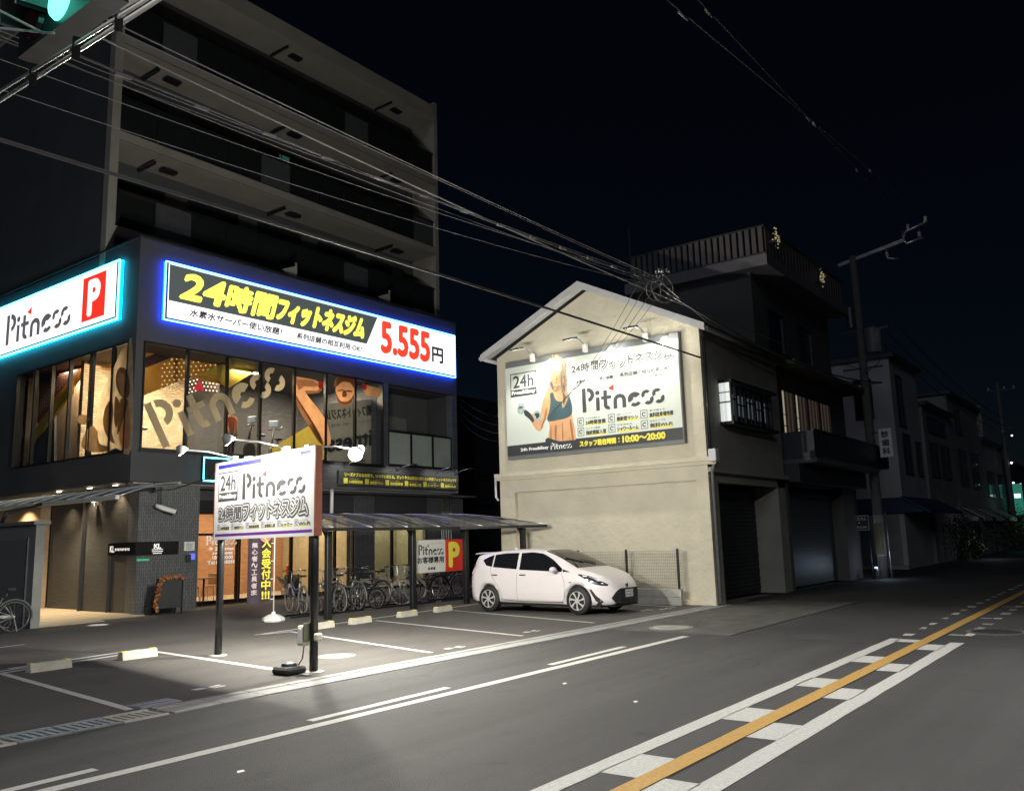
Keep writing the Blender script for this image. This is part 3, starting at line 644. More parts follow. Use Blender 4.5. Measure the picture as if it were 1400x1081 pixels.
s = thing('name_plate', 'long black wall plate with white lettering wrapping the tiled corner', 'sign', (12.6, 22, 1.6))
MB().bbox(12.42, 13.68, 21.94, 22.0, 1.55, 1.9, .006).build('panel', mat('gloss_black', (.01, .01, .012), .2, var=0), s)
MB().bbox(12.42, 12.5, 22.0, 23.35, 1.55, 1.9, .006).build('panel', mat('gloss_black_b', (.01, .01, .012), .2, var=0), s)
mb = MB(); F = front(12.45, 21.938, 1.55); text(mb, F, 'K', .5, .62, .17, .29, .002, .008); text(mb, F, 'L', .62, .7, .17, .29, .002, .008); rect(mb, F, .44, .13, .76, .15); rect(mb, F, .44, .08, .76, .10); rect(mb, F, .47, .03, .73, .05)
F = side(12.418, 23.35, 1.55); text(mb, F, 'KL', .12, .34, .10, .26, .002, .008); [rect(mb, F, .38+k*.085, .13+.01*(k%2), .44+k*.085, .2) for k in range(9)]
mb.build('lettering', emit('white_plate_print', (.9, .9, .85), .5), s)
tag(MB().bbox(12.5, 12.85, 21.98, 22.0, 1.4, 1.45, .003).build('exit_strip', emit('green_strip', (.05, .5, .25), .35)), 'small green strip label on the tiles under the black wall plate', 'label strip')
s = thing('wall_notice', 'white paper notice on the tiles beside the entrance door', 'notice', (14, 22, 1.7))
MB().bbox(13.88, 14.2, 21.97, 22.0, 1.63, 1.88, .004).build('sheet', WPR, s)
mb = MB(); F = front(13.88, 21.968, 1.63)
for k in range(5): rect(mb, F, .04, .04+k*.035, .28-(k % 2)*.05, .052+k*.035)
text(mb, F, 'お知らせ', .06, .26, .205, .24); mb.build('print', INKG, s)
s = thing('door_sensor', 'small card reader glowing blue beside the entrance door', 'card reader', (14, 22, 1.4))
MB().bbox(13.93, 14.06, 21.9, 22.0, 1.32, 1.52, .01).build('housing', DARKG, s); MB().bbox(14.06, 14.2, 21.93, 22.0, 1.38, 1.55, .01).build('screen', emit('blue_screen', (.1, .15, .8), 1.0), s)
s = thing('neon_frame', 'open rectangle of cyan neon tube on the wall behind the signboard', 'neon light', (14.5, 21.7, 3.6))
t_ = MB(); t_.tube([(14.22, 21.68, 3.58), (15.3, 21.68, 3.58), (15.3, 21.68, 4.24), (14.22, 21.68, 4.24)], .022, 8, closed=True); t_.build('neon_tube', NEC, s)
mb = MB(); mb.box(14.2, 15.32, 21.7, 21.79, 3.55, 4.27); mb.build('backing', BLACKM, s)
# CCTV camera and small wall spot lamps
s = thing('security_camera', 'white security camera hanging from the soffit over the tiled corner', 'camera', (13.0, 21.7, 3))
MB().cyl((12.95, 21.7, 2.85), (12.95, 21.7, 3.5), .02, 8).build('stem', DARKG, s)
MB().tube([(12.82, 21.72, 2.86), (12.95, 21.65, 2.8), (13.28, 21.5, 2.68)], [.05, .065, .065], 12).build('body', WHITE, s); MB().cyl((13.27, 21.505, 2.685), (13.31, 21.49, 2.67), .05, 12).build('lens', BLACKM, s)
for (x, y), l_ in (((11.98, 21.75), 'small black spot lamp under the very corner of the gym'), ((12.75, 21.72), 'small black spot lamp just right of the gym corner')):
    s = thing('spot_lamp', l_, 'lamp', (x, y, 3.5), 0, 'small spot lamps under the gym ledge')
    MB().cyl((x, y, 3.3), (x, y, 3.5), .018, 6).build('stem', BLACKM, s); MB().lathe((x, y, 3.2), [(.06, 0), (.06, .07), (.025, .12)], 12).build('head', BLACKM, s)
s = thing('spot_lamp', 'round warm spot lamp on the dark side wall of the gym', 'lamp', (12.4, 24.2, 2.9)); MB().lathe((12.4, 24.2, 2.95), [(.07, 0), (.07, .1), (.03, .14)], 12).build('head', STEEL, s)
MB().cyl((12.4, 24.2, 3.05), (12.4, 24.2, 3.46), .015, 6).build('stem', BLACKM, s)
for i, (a, b, l_) in enumerate(((19.6, 21.6, 'leftmost lamp arm over the narrow band sign'), (22.1, 21.6, 'lamp arm in the middle over the narrow band sign'), (24.2, 21.6, 'lamp arm over the right part of the narrow band sign'), (25.3, 21.6, 'rightmost lamp arm at the gym wall edge'))):
    s = thing('sign_lamp', l_, 'lamp', (a, 21.8, 4.2), 0, 'lamp arms over the narrow band sign')
    MB().tube([(a, 21.8, 4.2), (a, 21.5, 4.36), (a+.1, 21.15, 4.42)], .018, 6).build('arm', STEEL, s); MB().bbox(a, a+.2, 21.0, 21.15, 4.38, 4.43, .01).build('head', DARKG, s)
    spot('sign_beam', (a+.1, 21.05, 4.36), (a, 21.8, 3.6), 26, 120, .8, (1, .97, .88), .05, s)
# ------------------------------------------------------------------ prints on and behind the gym glass
def backlit(m, k=.5):
    # thin film on the glass: lets some of the room light through
    t = m.node_tree; N = t.nodes; L = t.links; b = N['Principled BSDF']; out = [n for n in N if n.type == 'OUTPUT_MATERIAL'][0]
    tl = N.new('ShaderNodeBsdfTranslucent'); src = b.inputs['Base Color'].links
    if src: L.new(src[0].from_socket, tl.inputs[0])
    else: tl.inputs[0].default_value = b.inputs['Base Color'].default_value
    mx = N.new('ShaderNodeMixShader'); mx.inputs[0].default_value = k; L.new(b.outputs[0], mx.inputs[1]); L.new(tl.outputs[0], mx.inputs[2]); L.new(mx.outputs[0], out.inputs[0]); return m
STK = mat('beige_sticker', (.52, .46, .33), .6, var=.05)
s = thing('window_lettering', 'huge beige word mark slanting across the gym street windows', 'window sticker', (12.9, 21.7, 4.4))
mb = MB(); F = front(12.98, 21.735, 4.40); logo(mb, F, 0, 0, 4.75, 1.32, .0, 0, 1, radians(28.5)); mb.build('word_mark', [STK, emit('sticker_red', (.6, .02, .04), .25)], s)
def print_poly(mb, m, pts, Y=None, X=None, h=0., sm=True):
    mb.m = m; P = smooth(pts, 4) if sm else pts
    W3 = [on_y(x, y, Y-h) for x, y in P] if Y else [on_x(x, y, X-h) for x, y in P]
    from mathutils.geometry import tessellate_polygon
    mb.add(W3, [list(t) for t in tessellate_polygon([[Vector((a, b, 0)) for a, b in P]])])
SKIN = mat('printed_skin', (.66, .34, .17), .6, var=.15, scale=3); SKIN2 = mat('printed_skin_shade', (.26, .12, .06), .6); SKINL = mat('printed_skin_light', (.66, .40, .22), .6)
BEI = mat('printed_beige', (.74, .58, .36), .6, var=.2, scale=4); BEI2 = mat('printed_brown', (.22, .14, .07), .6, var=.2, scale=4); OLV = mat('printed_ochre', (.42, .33, .06), .6, var=.08)
for m_ in (SKIN, SKIN2, SKINL, BEI, BEI2, OLV, STK): backlit(m_, .6)
s = thing('athlete_sticker', 'window print of a bare-armed athlete with arms raised behind the head', 'window sticker', (18.5, 21.7, 4.4))
mb = MB()
print_poly(mb, 0, [(402, 522), (404, 515), (418, 517), (432, 520), (440, 528), (438, 535), (425, 534), (418, 535), (424, 545), (436, 560), (448, 580), (452, 606), (440, 606), (424, 576), (410, 553), (403, 540)], 21.77)
print_poly(mb, 2, [(406, 519), (420, 519), (434, 524), (430, 529), (416, 528), (410, 533), (406, 528)], 21.77, h=.003)
print_poly(mb, 0, [(460, 540), (459, 528), (465, 518), (475, 517), (483, 524), (484, 538), (480, 548), (472, 553), (464, 549)], 21.77)
print_poly(mb, 1, [(459, 528), (462, 517), (472, 514), (482, 518), (484, 530), (478, 523), (468, 522), (462, 527)], 21.77, h=.003)
print_poly(mb, 1, [(462, 533), (469, 532), (469, 534), (462, 535)], 21.77, h=.004); print_poly(mb, 1, [(474, 533), (481, 534), (481, 536), (474, 535)], 21.77, h=.004); print_poly(mb, 1, [(469, 534), (473, 534), (474, 542), (468, 542)], 21.77, h=.004); print_poly(mb, 1, [(459, 536), (461, 547), (466, 553), (472, 555), (479, 552), (483, 544), (485, 535), (481, 543), (476, 548), (470, 549), (464, 546)], 21.77, h=.005)
print_poly(mb, 1, [(457, 530), (459, 518), (468, 512), (479, 513), (486, 520), (486, 532), (482, 522), (472, 518), (463, 521)], 21.77, h=.006)
print_poly(mb, 1, [(404, 540), (412, 552), (426, 574), (442, 604), (436, 604), (421, 580), (408, 558)], 21.77, h=.004); print_poly(mb, 1, [(418, 534), (430, 535), (438, 532), (438, 536), (426, 538), (419, 538)], 21.77, h=.004)
print_poly(mb, 0, [(497, 532), (498, 526), (508, 528), (519, 532), (519, 542), (508, 541), (500, 539)], 21.77)
print_poly(mb, 3, [(436, 521), (442, 523), (441, 531), (436, 531)], 21.77, h=.004); print_poly(mb, 3, [(496, 524), (501, 527), (500, 533), (496, 532)], 21.77, h=.004)
mb.build('print', [SKIN, SKIN2, SKINL, RED], s)
mb = MB(); print_poly(mb, 0, [(372, 612), (402, 594), (429, 578), (437, 592), (443, 612), (443, 628), (372, 624)], 21.77, sm=False); mb.build('ochre_wedge', OLV, s)
s = thing('reflection_panel', 'pale panel imitating a mirrored sign reflection in the gym windows', 'reflection panel', (20, 22.3, 4.5))  # sheet standing in for a mirrored sign reflection on the panes
bn = MB(); A = [on_y(x, y, 22.35) for x, y in ((444, 552), (523, 544), (523, 640), (448, 636))]; bn.prism(A, (0, .02, 0)); fixn(bn.build('cloth', backlit(mat('reflection_panel_pale', (.5, .51, .48), .8, var=.12, scale=2)), s))
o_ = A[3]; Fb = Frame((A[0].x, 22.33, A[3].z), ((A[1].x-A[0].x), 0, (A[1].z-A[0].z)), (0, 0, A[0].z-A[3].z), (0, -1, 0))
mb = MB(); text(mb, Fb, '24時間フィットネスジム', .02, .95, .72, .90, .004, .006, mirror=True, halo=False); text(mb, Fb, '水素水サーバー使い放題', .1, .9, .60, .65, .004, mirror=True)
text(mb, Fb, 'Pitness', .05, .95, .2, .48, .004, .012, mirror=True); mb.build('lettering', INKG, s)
s = thing('hooded_figure_sticker', 'window print of a hooded athlete wrapping the corner side windows', 'window sticker', (12, 23, 4.4))
mb = MB(); X_ = 12.06
print_poly(mb, 0, [(181, 472), (180, 612), (158, 612), (142, 620), (133, 607), (135, 592), (128, 582), (131, 574), (136, 550), (142, 530), (152, 510), (160, 492), (166, 478), (174, 470)], X=X_)
print_poly(mb, 1, [(160, 508), (165, 502), (173, 506), (177, 522), (176, 540), (170, 545), (162, 536), (158, 520)], X=X_, h=.003)
print_poly(mb, 2, [(163, 512), (169, 511), (170, 522), (168, 540), (164, 534), (162, 522)], X=X_, h=.006)
print_poly(mb, 1, [(143, 560), (150, 548), (155, 556), (153, 590), (157, 606), (147, 598), (141, 580)], X=X_, h=.003)
print_poly(mb, 1, [(126, 582), (133, 590), (136, 606), (150, 611), (148, 616), (134, 618), (112, 612), (116, 592)], X=X_, h=.002)
print_poly(mb, 1, [(157, 545), (160, 543), (164, 556), (160, 584), (156, 575)], X=X_, h=.004)
print_poly(mb, 3, [(168, 560), (176, 556), (177, 608), (166, 610), (163, 590)], X=X_, h=.005); print_poly(mb, 1, [(165, 545), (175, 548), (170, 568), (163, 590), (160, 592), (163, 566)], X=X_, h=.006)
print_poly(mb, 1, [(106, 572), (110, 567), (119, 568), (121, 574), (116, 580), (108, 578)], X=X_)
mb.build('print', [BEI, BEI2, SKINL, SKIN], s)

# ------------------------------------------------------------------ people: one trainer upstairs
def person(name, label, base, rz, shirt, trousers, hair, sc_=1.0, arms=(-.06, .06)):
    t = thing(name, label, 'person', base, rz)
    def skinned(nm, verts, edges, m, sub=2, root=0):
        me = bpy.data.meshes.new(nm); me.from_pydata([tuple(Vector(v[:3])*sc_) for v in verts], edges, []); me.materials.append(m)
        o = bpy.data.objects.new(nm, me); COL.objects.link(o); o.parent = t
        sk = o.modifiers.new('skin', 'SKIN'); sk.use_smooth_shade = True
        for i, v in enumerate(verts): me.skin_vertices[0].data[i].radius = (v[3]*sc_, (v[4] if len(v) > 4 else v[3])*sc_)
        me.skin_vertices[0].data[root].use_root = True
        sb = o.modifiers.new('sub', 'SUBSURF'); sb.levels = sub; sb.render_levels = sub
        bpy.context.view_layer.update(); nm2 = bpy.data.meshes.new_from_object(o.evaluated_get(bpy.context.evaluated_depsgraph_get()))
        o.modifiers.clear(); o.data = nm2; nm2.name = nm
        if not nm2.materials: nm2.materials.append(m)
        return o
    sk = mat('skin', (.42, .22, .13), .5, var=.08)
    V = [(0, 0, .93, .13, .10), (0, 0, 1.12, .125, .095), (0, 0, 1.32, .15, .10), (0, 0, 1.44, .08, .07), (0, .0, 1.52, .052), (0, .0, 1.60, .075, .085), (0, 0, 1.70, .07, .085),
         (-.17, 0, 1.40, .055), (-.23, .0, 1.16, .042), (-.22, -.06, .93, .033), (-.21, -.08, .84, .034, .02),
         (.17, 0, 1.40, .055), (.23, .0, 1.16, .042), (.22, -.06, .93, .033), (.21, -.08, .84, .034, .02),
         (-.1, 0, .86, .085), (-.1, -.01, .48, .058), (-.1, .02, .08, .042), (-.1, -.12, .04, .04, .03), (.1, 0, .86, .085), (.1, .02, .48, .058), (.1, .04, .08, .042), (.1, -.10, .04, .04, .03)]
    E_ = [(0, 1), (1, 2), (2, 3), (3, 4), (4, 5), (5, 6), (2, 7), (7, 8), (8, 9), (9, 10), (2, 11), (11, 12), (12, 13), (13, 14), (0, 15), (15, 16), (16, 17), (17, 18), (0, 19), (19, 20), (20, 21), (21, 22)]
    skinned('body', V, E_, sk)
    skinned('shirt', [(0, 0, .93, .155, .125), (0, 0, 1.12, .145, .115), (0, 0, 1.32, .17, .12), (0, 0, 1.43, .10, .085), (-.17, 0, 1.40, .075), (-.22, 0, 1.22, .062), (.17, 0, 1.40, .075), (.22, 0, 1.22, .062)], [(0, 1), (1, 2), (2, 3), (2, 4), (4, 5), (2, 6), (6, 7)], shirt)
    skinned('trousers', [(0, 0, .92, .14, .115), (-.1, 0, .84, .10), (-.1, -.01, .48, .072), (-.1, .02, .10, .058), (.1, 0, .84, .10), (.1, .02, .48, .072), (.1, .04, .10, .058)], [(0, 1), (1, 2), (2, 3), (0, 4), (4, 5), (5, 6)], trousers)
    skinned('hair', [(0, .03, 1.66, .075, .08), (0, .02, 1.74, .075, .085)], [(0, 1)], hair)
    return t
person('person', 'person in an orange T-shirt and dark trousers standing inside the gym windows', (on_y(316, 572, 23.1).x, 23.1, 4.3), radians(15), mat('orange_shirt', (.75, .16, .05), .8), mat('dark_cloth', (.03, .03, .035), .8), mat('black_hair', (.012, .01, .01), .6), 1.0)
# exercise machines by the windows
def machine(label, x, y, rz):
    t = thing('exercise_bike', label, 'exercise machine', (x, y, 4.3), rz, 'exercise machines inside the gym')
    MB().bar((-.55, 0, .06), (.6, 0, .06), .12, .1).box(-.6, -.5, -.28, .28, 0, .08).box(.5, .6, -.28, .28, 0, .08).build('base', BLACKM, t, True)
    MB().lathe((.3, -.05, .38), [(.27, 0), (.29, .03), (.29, .08), (.27, .1)], 24, 'y').build('flywheel', DARKG, t, True)
    MB().tube([(.45, 0, .1), (.35, 0, .7), (.2, 0, 1.25)], .035, 8).build('mast', BLACKM, t, True)
    MB().tube([(.0, -.22, 1.32), (.15, -.2, 1.2), (.2, 0, 1.22), (.15, .2, 1.2), (.0, .22, 1.32)], .02, 8).build('handlebar', BLACKM, t, True)
    MB().bbox(.16, .22, -.16, .16, 1.28, 1.5, .02).build('console', emit('console', (.2, .25, .3), .3), t, True)
    MB().tube([(-.1, 0, .15), (-.3, 0, .9)], .03, 8).build('seat_post', STEEL, t, True)
    MB().bbox(-.45, -.18, -.12, .12, .9, .98, .03).build('saddle', BLACKM, t, True)
    return t
machine('exercise machine beside the person in the orange shirt', 16.9, 23.0, radians(200)); machine('exercise machine in front of the grey brick wall inside the gym', 18.0, 23.4, radians(215)); machine('exercise machine behind the brown word mark by the corner pane', 13.3, 24.0, radians(170))
# a cafe table with chairs and a planter inside the ground floor
t = thing('cafe_table', 'small round table inside the ground floor glass left of the flag', 'table', (15.8, 23.9, .06)); MB().lathe((15.8, 23.9, .76), [(.35, 0), (.35, .03)], 24).build('table_top', mat('wood_top', (.3, .18, .09), .5), t); MB().cyl((15.8, 23.9, .08), (15.8, 23.9, .76), .03, 8).build('stem', BLACKM, t); MB().lathe((15.8, 23.9, .06), [(.22, 0), (.2, .03)], 20).build('foot', BLACKM, t)
def chair(x, y, rz, label, m):
    t = thing('chair', label, 'chair', (x, y, .06), rz, 'chairs inside the ground floor'); MB().bbox(-.2, .2, -.2, .2, .43, .47, .02).build('seat', m, t, True); MB().bbox(-.19, .19, .18, .21, .5, .85, .02).build('backrest', m, t, True)
    for a in (-1, 1):
        for b in (-1, 1): MB().cyl((a*.17, b*.17, .43), (a*.22, b*.22, 0), .012, 6).build('leg', STEEL, t, True)
chair(15.3, 23.8, radians(70), 'chair left of the small round table behind the glass', BLACKM); chair(16.25, 24.2, radians(-60), 'chair right of the small round table behind the glass', mat('tan_seat', (.4, .28, .16), .6)); chair(17.9, 23.8, radians(30), 'dark chair behind the glass right of the flag', BLACKM)
t = thing('planter', 'grassy planter with an orange lamp-like pot behind the shop glass', 'planter', (18.7, 23.3, .06)); MB().bbox(18.4, 19.0, 23.1, 23.5, .06, .3, .02).build('box', STEEL, t)
lf = MB()
for i in range(120):
    a = random.uniform(0, 2*pi); l = random.uniform(.25, .65); x, y = 18.7+random.uniform(-.25, .25), 23.3+random.uniform(-.15, .15); q = random.uniform(.05, .3)
    lf.add([(x-.012, y, .3), (x+.012, y, .3), (x+cos(a)*q*.5, y+sin(a)*q*.5, .3+l*.7), (x+cos(a)*q, y+sin(a)*q, .3+l*.75)], [(0, 1, 2), (1, 3, 2)])
tag(lf.build('grass_blades', mat('pale_blades', (.3, .34, .3), .6), t), kind='stuff'); MB().lathe((18.45, 23.2, .75), [(.06, 0), (.09, .1), (.09, .3), (.04, .34)], 14).build('orange_pot', mat('orange_glaze', (.8, .25, .04), .4), t)
MB().cyl((18.45, 23.2, .1), (18.45, 23.2, .76), .02, 8).build('stand', BLACKM, t)
# shop-door lettering
s = thing('door_lettering', 'white word mark and opening notes on the entrance door glass', 'window sticker', (15, 22.8, 1.3))
mb = MB(); F = front(15.15, 22.835, 1.05); logo(mb, F, 0, .72, 1.05, .28, 0, 0, 1); rect(mb, F, .1, .58, .2, .66); text(mb, F, '24h', .3, .6, .56, .66, 0, .008); text(mb, F, '年中無休', .62, .95, .56, .64, 0, .006)
text(mb, F, 'スタッフ駐在時間', .2, .9, .44, .51, 0, .004); text(mb, F, '10:00 20:00', .22, .92, .3, .4, 0, .006); text(mb, F, 'Tel', .05, .28, .16, .26, 0, .008); [rect(mb, F, .34+k*.065, .16, .385+k*.065, .26, 0) for k in range(10)]; mb.build('lettering', [emit('sticker_white', (.9, .9, .85), .35), RED], s)
mb = MB()
poly(mb, F, [(-.52, .33), (-.38, .33), (-.45, .45)], 0); rect(mb, F, -.6, .2, -.3, .26, 0); rect(mb, F, -.5, .12, -.2, .15, 0); mb.build('warning_mark', WPR, s)
# ================================================================== THE FREE-STANDING SIGNBOARD
PR, PL = Vector((7.91, 9.36, 0)), Vector((8.38, 12.23, 0)); dd = (PL-PR).normalized(); nn = Vector((-dd.y, dd.x, 0))   # nn: towards the viewer
bo = thing('signboard', 'white floodlit signboard on two black posts at the car park edge', 'signboard', (8.14, 10.8, 0))
for p in (PR+dd*.03, PL):
    mb = MB(); mb.cyl(p+Vector((0, 0, .01)), p+Vector((0, 0, 3.0)), .058, 16); mb.build('post', BLACKM, bo)
    MB().lathe(p+Vector((0, 0, .01)), [(.14, 0), (.14, .012), (.07, .02)], 20).build('base_plate', CONC, bo)
BW, BH, BZ = 3.10, 1.24, 1.82
O = PL+dd*.13+Vector((0, 0, BZ))+nn*.07
FB = Frame(O, -dd, (0, 0, 1), nn)
cab = MB(); cab.prism([FB.p(0, 0, 0), FB.p(BW, 0, 0), FB.p(BW, BH, 0), FB.p(0, BH, 0)], -nn*.1); fixn(cab.build('panel', mat('board_white', (.8, .8, .8), .45, var=.03), bo))
ED = mat('orange_lit_edge', (.28, .09, .05), .5)  # orange light on the board's sides put into the trim colour
MB().prism([FB.p(BW, 0, .004), FB.p(BW+.03, 0, .004), FB.p(BW+.03, BH, .004), FB.p(BW, BH, .004)], -nn*.11).build('edge_trim', ED, bo)
MB().prism([FB.p(-.02, 0, .004), FB.p(0, 0, .004), FB.p(0, BH, .004), FB.p(-.02, BH, .004)], -nn*.11).build('edge_trim', ED, bo)
PUP = mat('purple_print', (.16, .03, .32), .5, var=0); BLP = mat('blue_print', (.03, .03, .42), .5, var=0)
mb = MB(); mb.m = 0; rect(mb, FB, .12, 1.13, 1.55, 1.19, .002); rect(mb, FB, 2.72, 1.14, 3.0, 1.19, .002); mb.m = 1; rect(mb, FB, .05, .05, BW-.05, .09, .002); mb.build('colour_bands', [BLP, PUP], bo)
LG = mat('grey_print', (.085, .085, .09), .5, var=0)
mb = MB(); logo(mb, FB, .97, .60, 1.9, .40, .002, 0, 1); mb.build('word_mark', [LG, RED], bo)
def box24(mb, fr, u0, v0, wd, ht, h=.002):
    # the framed 24h emblem with its dark strip
    t = wd*.03; rect(mb, fr, u0, v0+ht*.3, u0+t, v0+ht, h); rect(mb, fr, u0+wd-t, v0+ht*.3, u0+wd, v0+ht, h); rect(mb, fr, u0+t, v0+ht-t, u0+wd-t, v0+ht, h)
    text(mb, fr, '24h', u0+wd*.12, u0+wd*.88, v0+ht*.38, v0+ht*.88, h, wd*.012); rect(mb, fr, u0, v0, u0+wd, v0+ht*.3, h)
mb = MB(); box24(mb, FB, .13, .60, .68, .47)
mb.build('emblem', LG, bo)
mb = MB(); text(mb, FB, 'Free&Easy', .17, .77, .63, .71, .004, .008); mb.build('emblem_lettering', WPR, bo)
def outlined(fr, body, u0, u1, v0, v1, par, wo, wi, segs=None, dark=None, light=None):
    mb = MB(); text(mb, fr, body, u0, u1, v0, v1, .003, wo*2.0, True); mb.build('lettering_outline', dark or LG, par)
    mb = MB(); text(mb, fr, body, u0, u1, v0, v1, .006, wo*1.05, True); mb.build('lettering_outline', light or WPR, par)
    mb = MB(); text(mb, fr, body, u0, u1, v0, v1, .009, wi); mb.build('lettering', dark or LG, par)
outlined(FB, '24時間', .18, .95, .30, .50, bo, .022, .007)
outlined(FB, 'フィットネスジム', 1.02, 2.92, .30, .52, bo, .026, .006)
mb = MB(); mk = MB(); ly = MB()
for i, tx in enumerate(('24時間営業', '最新型マシン', '無料駐車場', '会員証入室', 'シャワー', 'Wi-Fi')):
    u = .13+i*.49; rr = MB
    for a, b, c, d in ((u, .15, u+.09, .157), (u, .233, u+.09, .24), (u, .15, u+.007, .24), (u+.083, .15, u+.09, .24)): rect(mk, FB, a, b, c, d)
    poly(mk, FB, arc(u+.045, .195, .026, .012, 0, 300, 10)); text(mb, FB, tx, u+.11, u+.42, .155, .20, .004, .002); rect(ly, FB, u+.11, .147, u+.42, .168, .002); text(mb, FB, 'いつでも使える', u+.11, u+.36, .215, .235, .004)
mb.build('small_print', LG, bo); mk.build('icons', LG, bo); ly.build('highlight_bars', YEL, bo)
LAMPG = emit('lamp_glow', (1, .97, .86), 40); LAMPW = WHITE
def floodlight(base, head, label, power, tgt, face=True, ang=130):
    t = thing('floodlight', label, 'floodlight', base, 0, 'floodlights on the signboard')
    base, head = Vector(base), Vector(head); mid = base.lerp(head, .5)+Vector((0, 0, .03))
    MB().bbox(base.x-.05, base.x+.05, base.y-.05, base.y+.05, base.z-.05, base.z+.03, .01).build('bracket', STEEL, t)
    MB().tube([base, mid, head], .013, 8).build('arm', STEEL, t)
    d = (Vector(tgt)-head).normalized()
    MB().tube([head-d*.07, head-d*.01, head+d*.05], [.035, .075, .09], 16).build('lamp_head', mat('lamp_housing', (.3, .3, .3), .5), t)
    MB().cyl(head+d*.051, head+d*.056, .085 if ang != 150 else .1, 16).build('lens', LAMPG, t)
    if ang == 150:
        bm_ = bmesh.new(); bmesh.ops.create_uvsphere(bm_, u_segments=16, v_segments=10, radius=.105); m_ = MB(); m_.smooth = True; bm_.verts.index_update()
        m_.add([tuple(head+d*.09+v.co) for v in bm_.verts], [[v.index for v in f.verts] for f in bm_.faces]); bm_.free(); m_.build('glare_ball', emit('glare_ball_glow', (1, .97, .8), 30), t)  # glowing ball added to imitate the glare of the lamp
        spot('flood_or_fill_beam', head+d*.25, tgt, power, ang, .5, (1, .97, .88), .06, t); return t
    spot('flood_or_fill_beam', head+d*.09, tgt, power, ang, .5, (1, .97, .88), .06, t)
    return t
def bp(u, v, h): return FB.p(u, v, h)
floodlight(bp(.55, BH+.05, -.05), bp(.62, BH+.13, .85), 'left front floodlight reaching out over the signboard', 88, bp(.75, .5, 0))
floodlight(bp(2.2, BH+.05, -.05), bp(2.2, BH+.13, .85), 'right front floodlight reaching out over the signboard', 120, bp(2.35, .5, 0))
floodlight(bp(2.75, BH+.02, -.12), bp(2.62, BH+.03, -1.05), 'glaring floodlight on the far side of the signboard', 130, bp(2.5, .35, -.16), ang=150)
floodlight(bp(.9, BH+.02, -.12), bp(.8, BH+.03, -1.05), 'assumed floodlight on the far side of the signboard near its left post', 130, bp(.9, .35, -.16), ang=150)  # second far-side lamp, unseen, assumed behind the board
point('flood_spill', bp(2.6, BH+.12, -1.2), 1600, (1, .96, .84), .08); point('flood_spill', bp(.8, BH+.12, -1.2), 1300, (1, .96, .84), .08)
spot('flood_or_fill_beam', bp(1.6, BH+.3, -1.2), (18, 24, 13.5), 550, 110, 1.0, (1, .97, .9), .3)  # unseen fill spot added to brighten the balcony slabs from below
# electric box, junction and cable weight on the right post
t = thing('meter_box', 'pale electric box strapped to the right post of the signboard', 'electric box', (7.85, 9.5, .35))
MB().bbox(7.80, 7.9, 9.46, 9.60, .36, .62, .012).build('housing', CREAM, t); MB().bbox(7.785, 7.80, 9.48, 9.57, .39, .59, .006).build('cover', WHITE, t); MB().bbox(7.78, 7.9, 9.43, 9.46, .42, .66, .008).build('back_plate', mat('olive_plate', (.14, .14, .09), .5), t)
tag(MB().bbox(7.83, 7.93, 9.22, 9.31, .43, .53, .02).build('socket_box', CREAM), 'small cream socket on the street side of the right signboard post', 'socket')
t = thing('weight_block', 'black rubber weight with a coiled cable at the foot of the right post', 'weight', (7.72, 9.6, .01))
MB().bbox(7.5, 7.84, 9.42, 9.76, .012, .11, .03).build('block', RUBBER, t); MB().lathe((7.68, 9.6, .11), [(.11, 0), (.1, .04), (.04, .055)], 20).build('hub', DARKG, t)
MB().tube([(7.84, 9.5, .36), (7.8, 9.48, .2), (7.75, 9.5, .12)], .01, 6).build('cable', CABLE, t)
# flag banner
t = thing('banner_flag', 'tall dark flag banner with yellow vertical lettering on a white stand', 'flag', (12.65, 16.4, 0))
MB().lathe((12.65, 16.4, .012), [(.24, 0), (.26, .03), (.24, .09), (.12, .15), (.05, .17), (.04, .22)], 8).build('stand_base', WHITE, t)
MB().cyl((12.65, 16.4, .2), (12.65, 16.4, 2.3), .014, 8).build('pole', WHITE, t)
Ff = front(11.98, 16.45, .50)
cl = MB()
for i in range(8):
    for j in range(1):
        a, b = 11.98+i*.08, 12.06+i*.08; ya, yb = 16.47+.02*sin(i*1.3), 16.47+.02*sin((i+1)*1.3)
        cl.quad((a, ya, .44), (b, yb, .44), (b, yb, 2.25), (a, ya, 2.25))
cl.build('cloth', mat('flag_cloth', (.05, .035, .055), .8, var=.2, scale=5), t)
for k, z in enumerate((.5, .95, 1.35, 1.75, 2.2)): MB().box(12.6, 12.66, 16.44, 16.46, z, z+.02).build('clip', WHITE, t)
my = MB(); mw = MB()
for i, ch in enumerate('入会受付中!!!'[:5]): text(my, Ff, ch, .34, .58, 1.28-i*.235-.11, 1.28-i*.235+.1, .03, .008)
text(my, Ff, '!!!', .36, .56, .03, .19, .03, .01)
for i, ch in enumerate('無心者〜工員者ま'): text(mw, Ff, ch, .07, .22, 1.22-i*.148-.055, 1.22-i*.148+.06, .03, .004)
my.build('lettering', emit('flag_yellow', (.8, .7, .08), .12), t); mw.build('lettering', mat('flag_white', (.6, .5, .52), .6, var=0), t)
mb = MB(); poly(mb, Ff, arc(.43, 1.44, .16, .001, 180, 360, 16), .03); mb.build('pink_badge', mat('pink_print', (.6, .25, .28), .6, var=0), t)
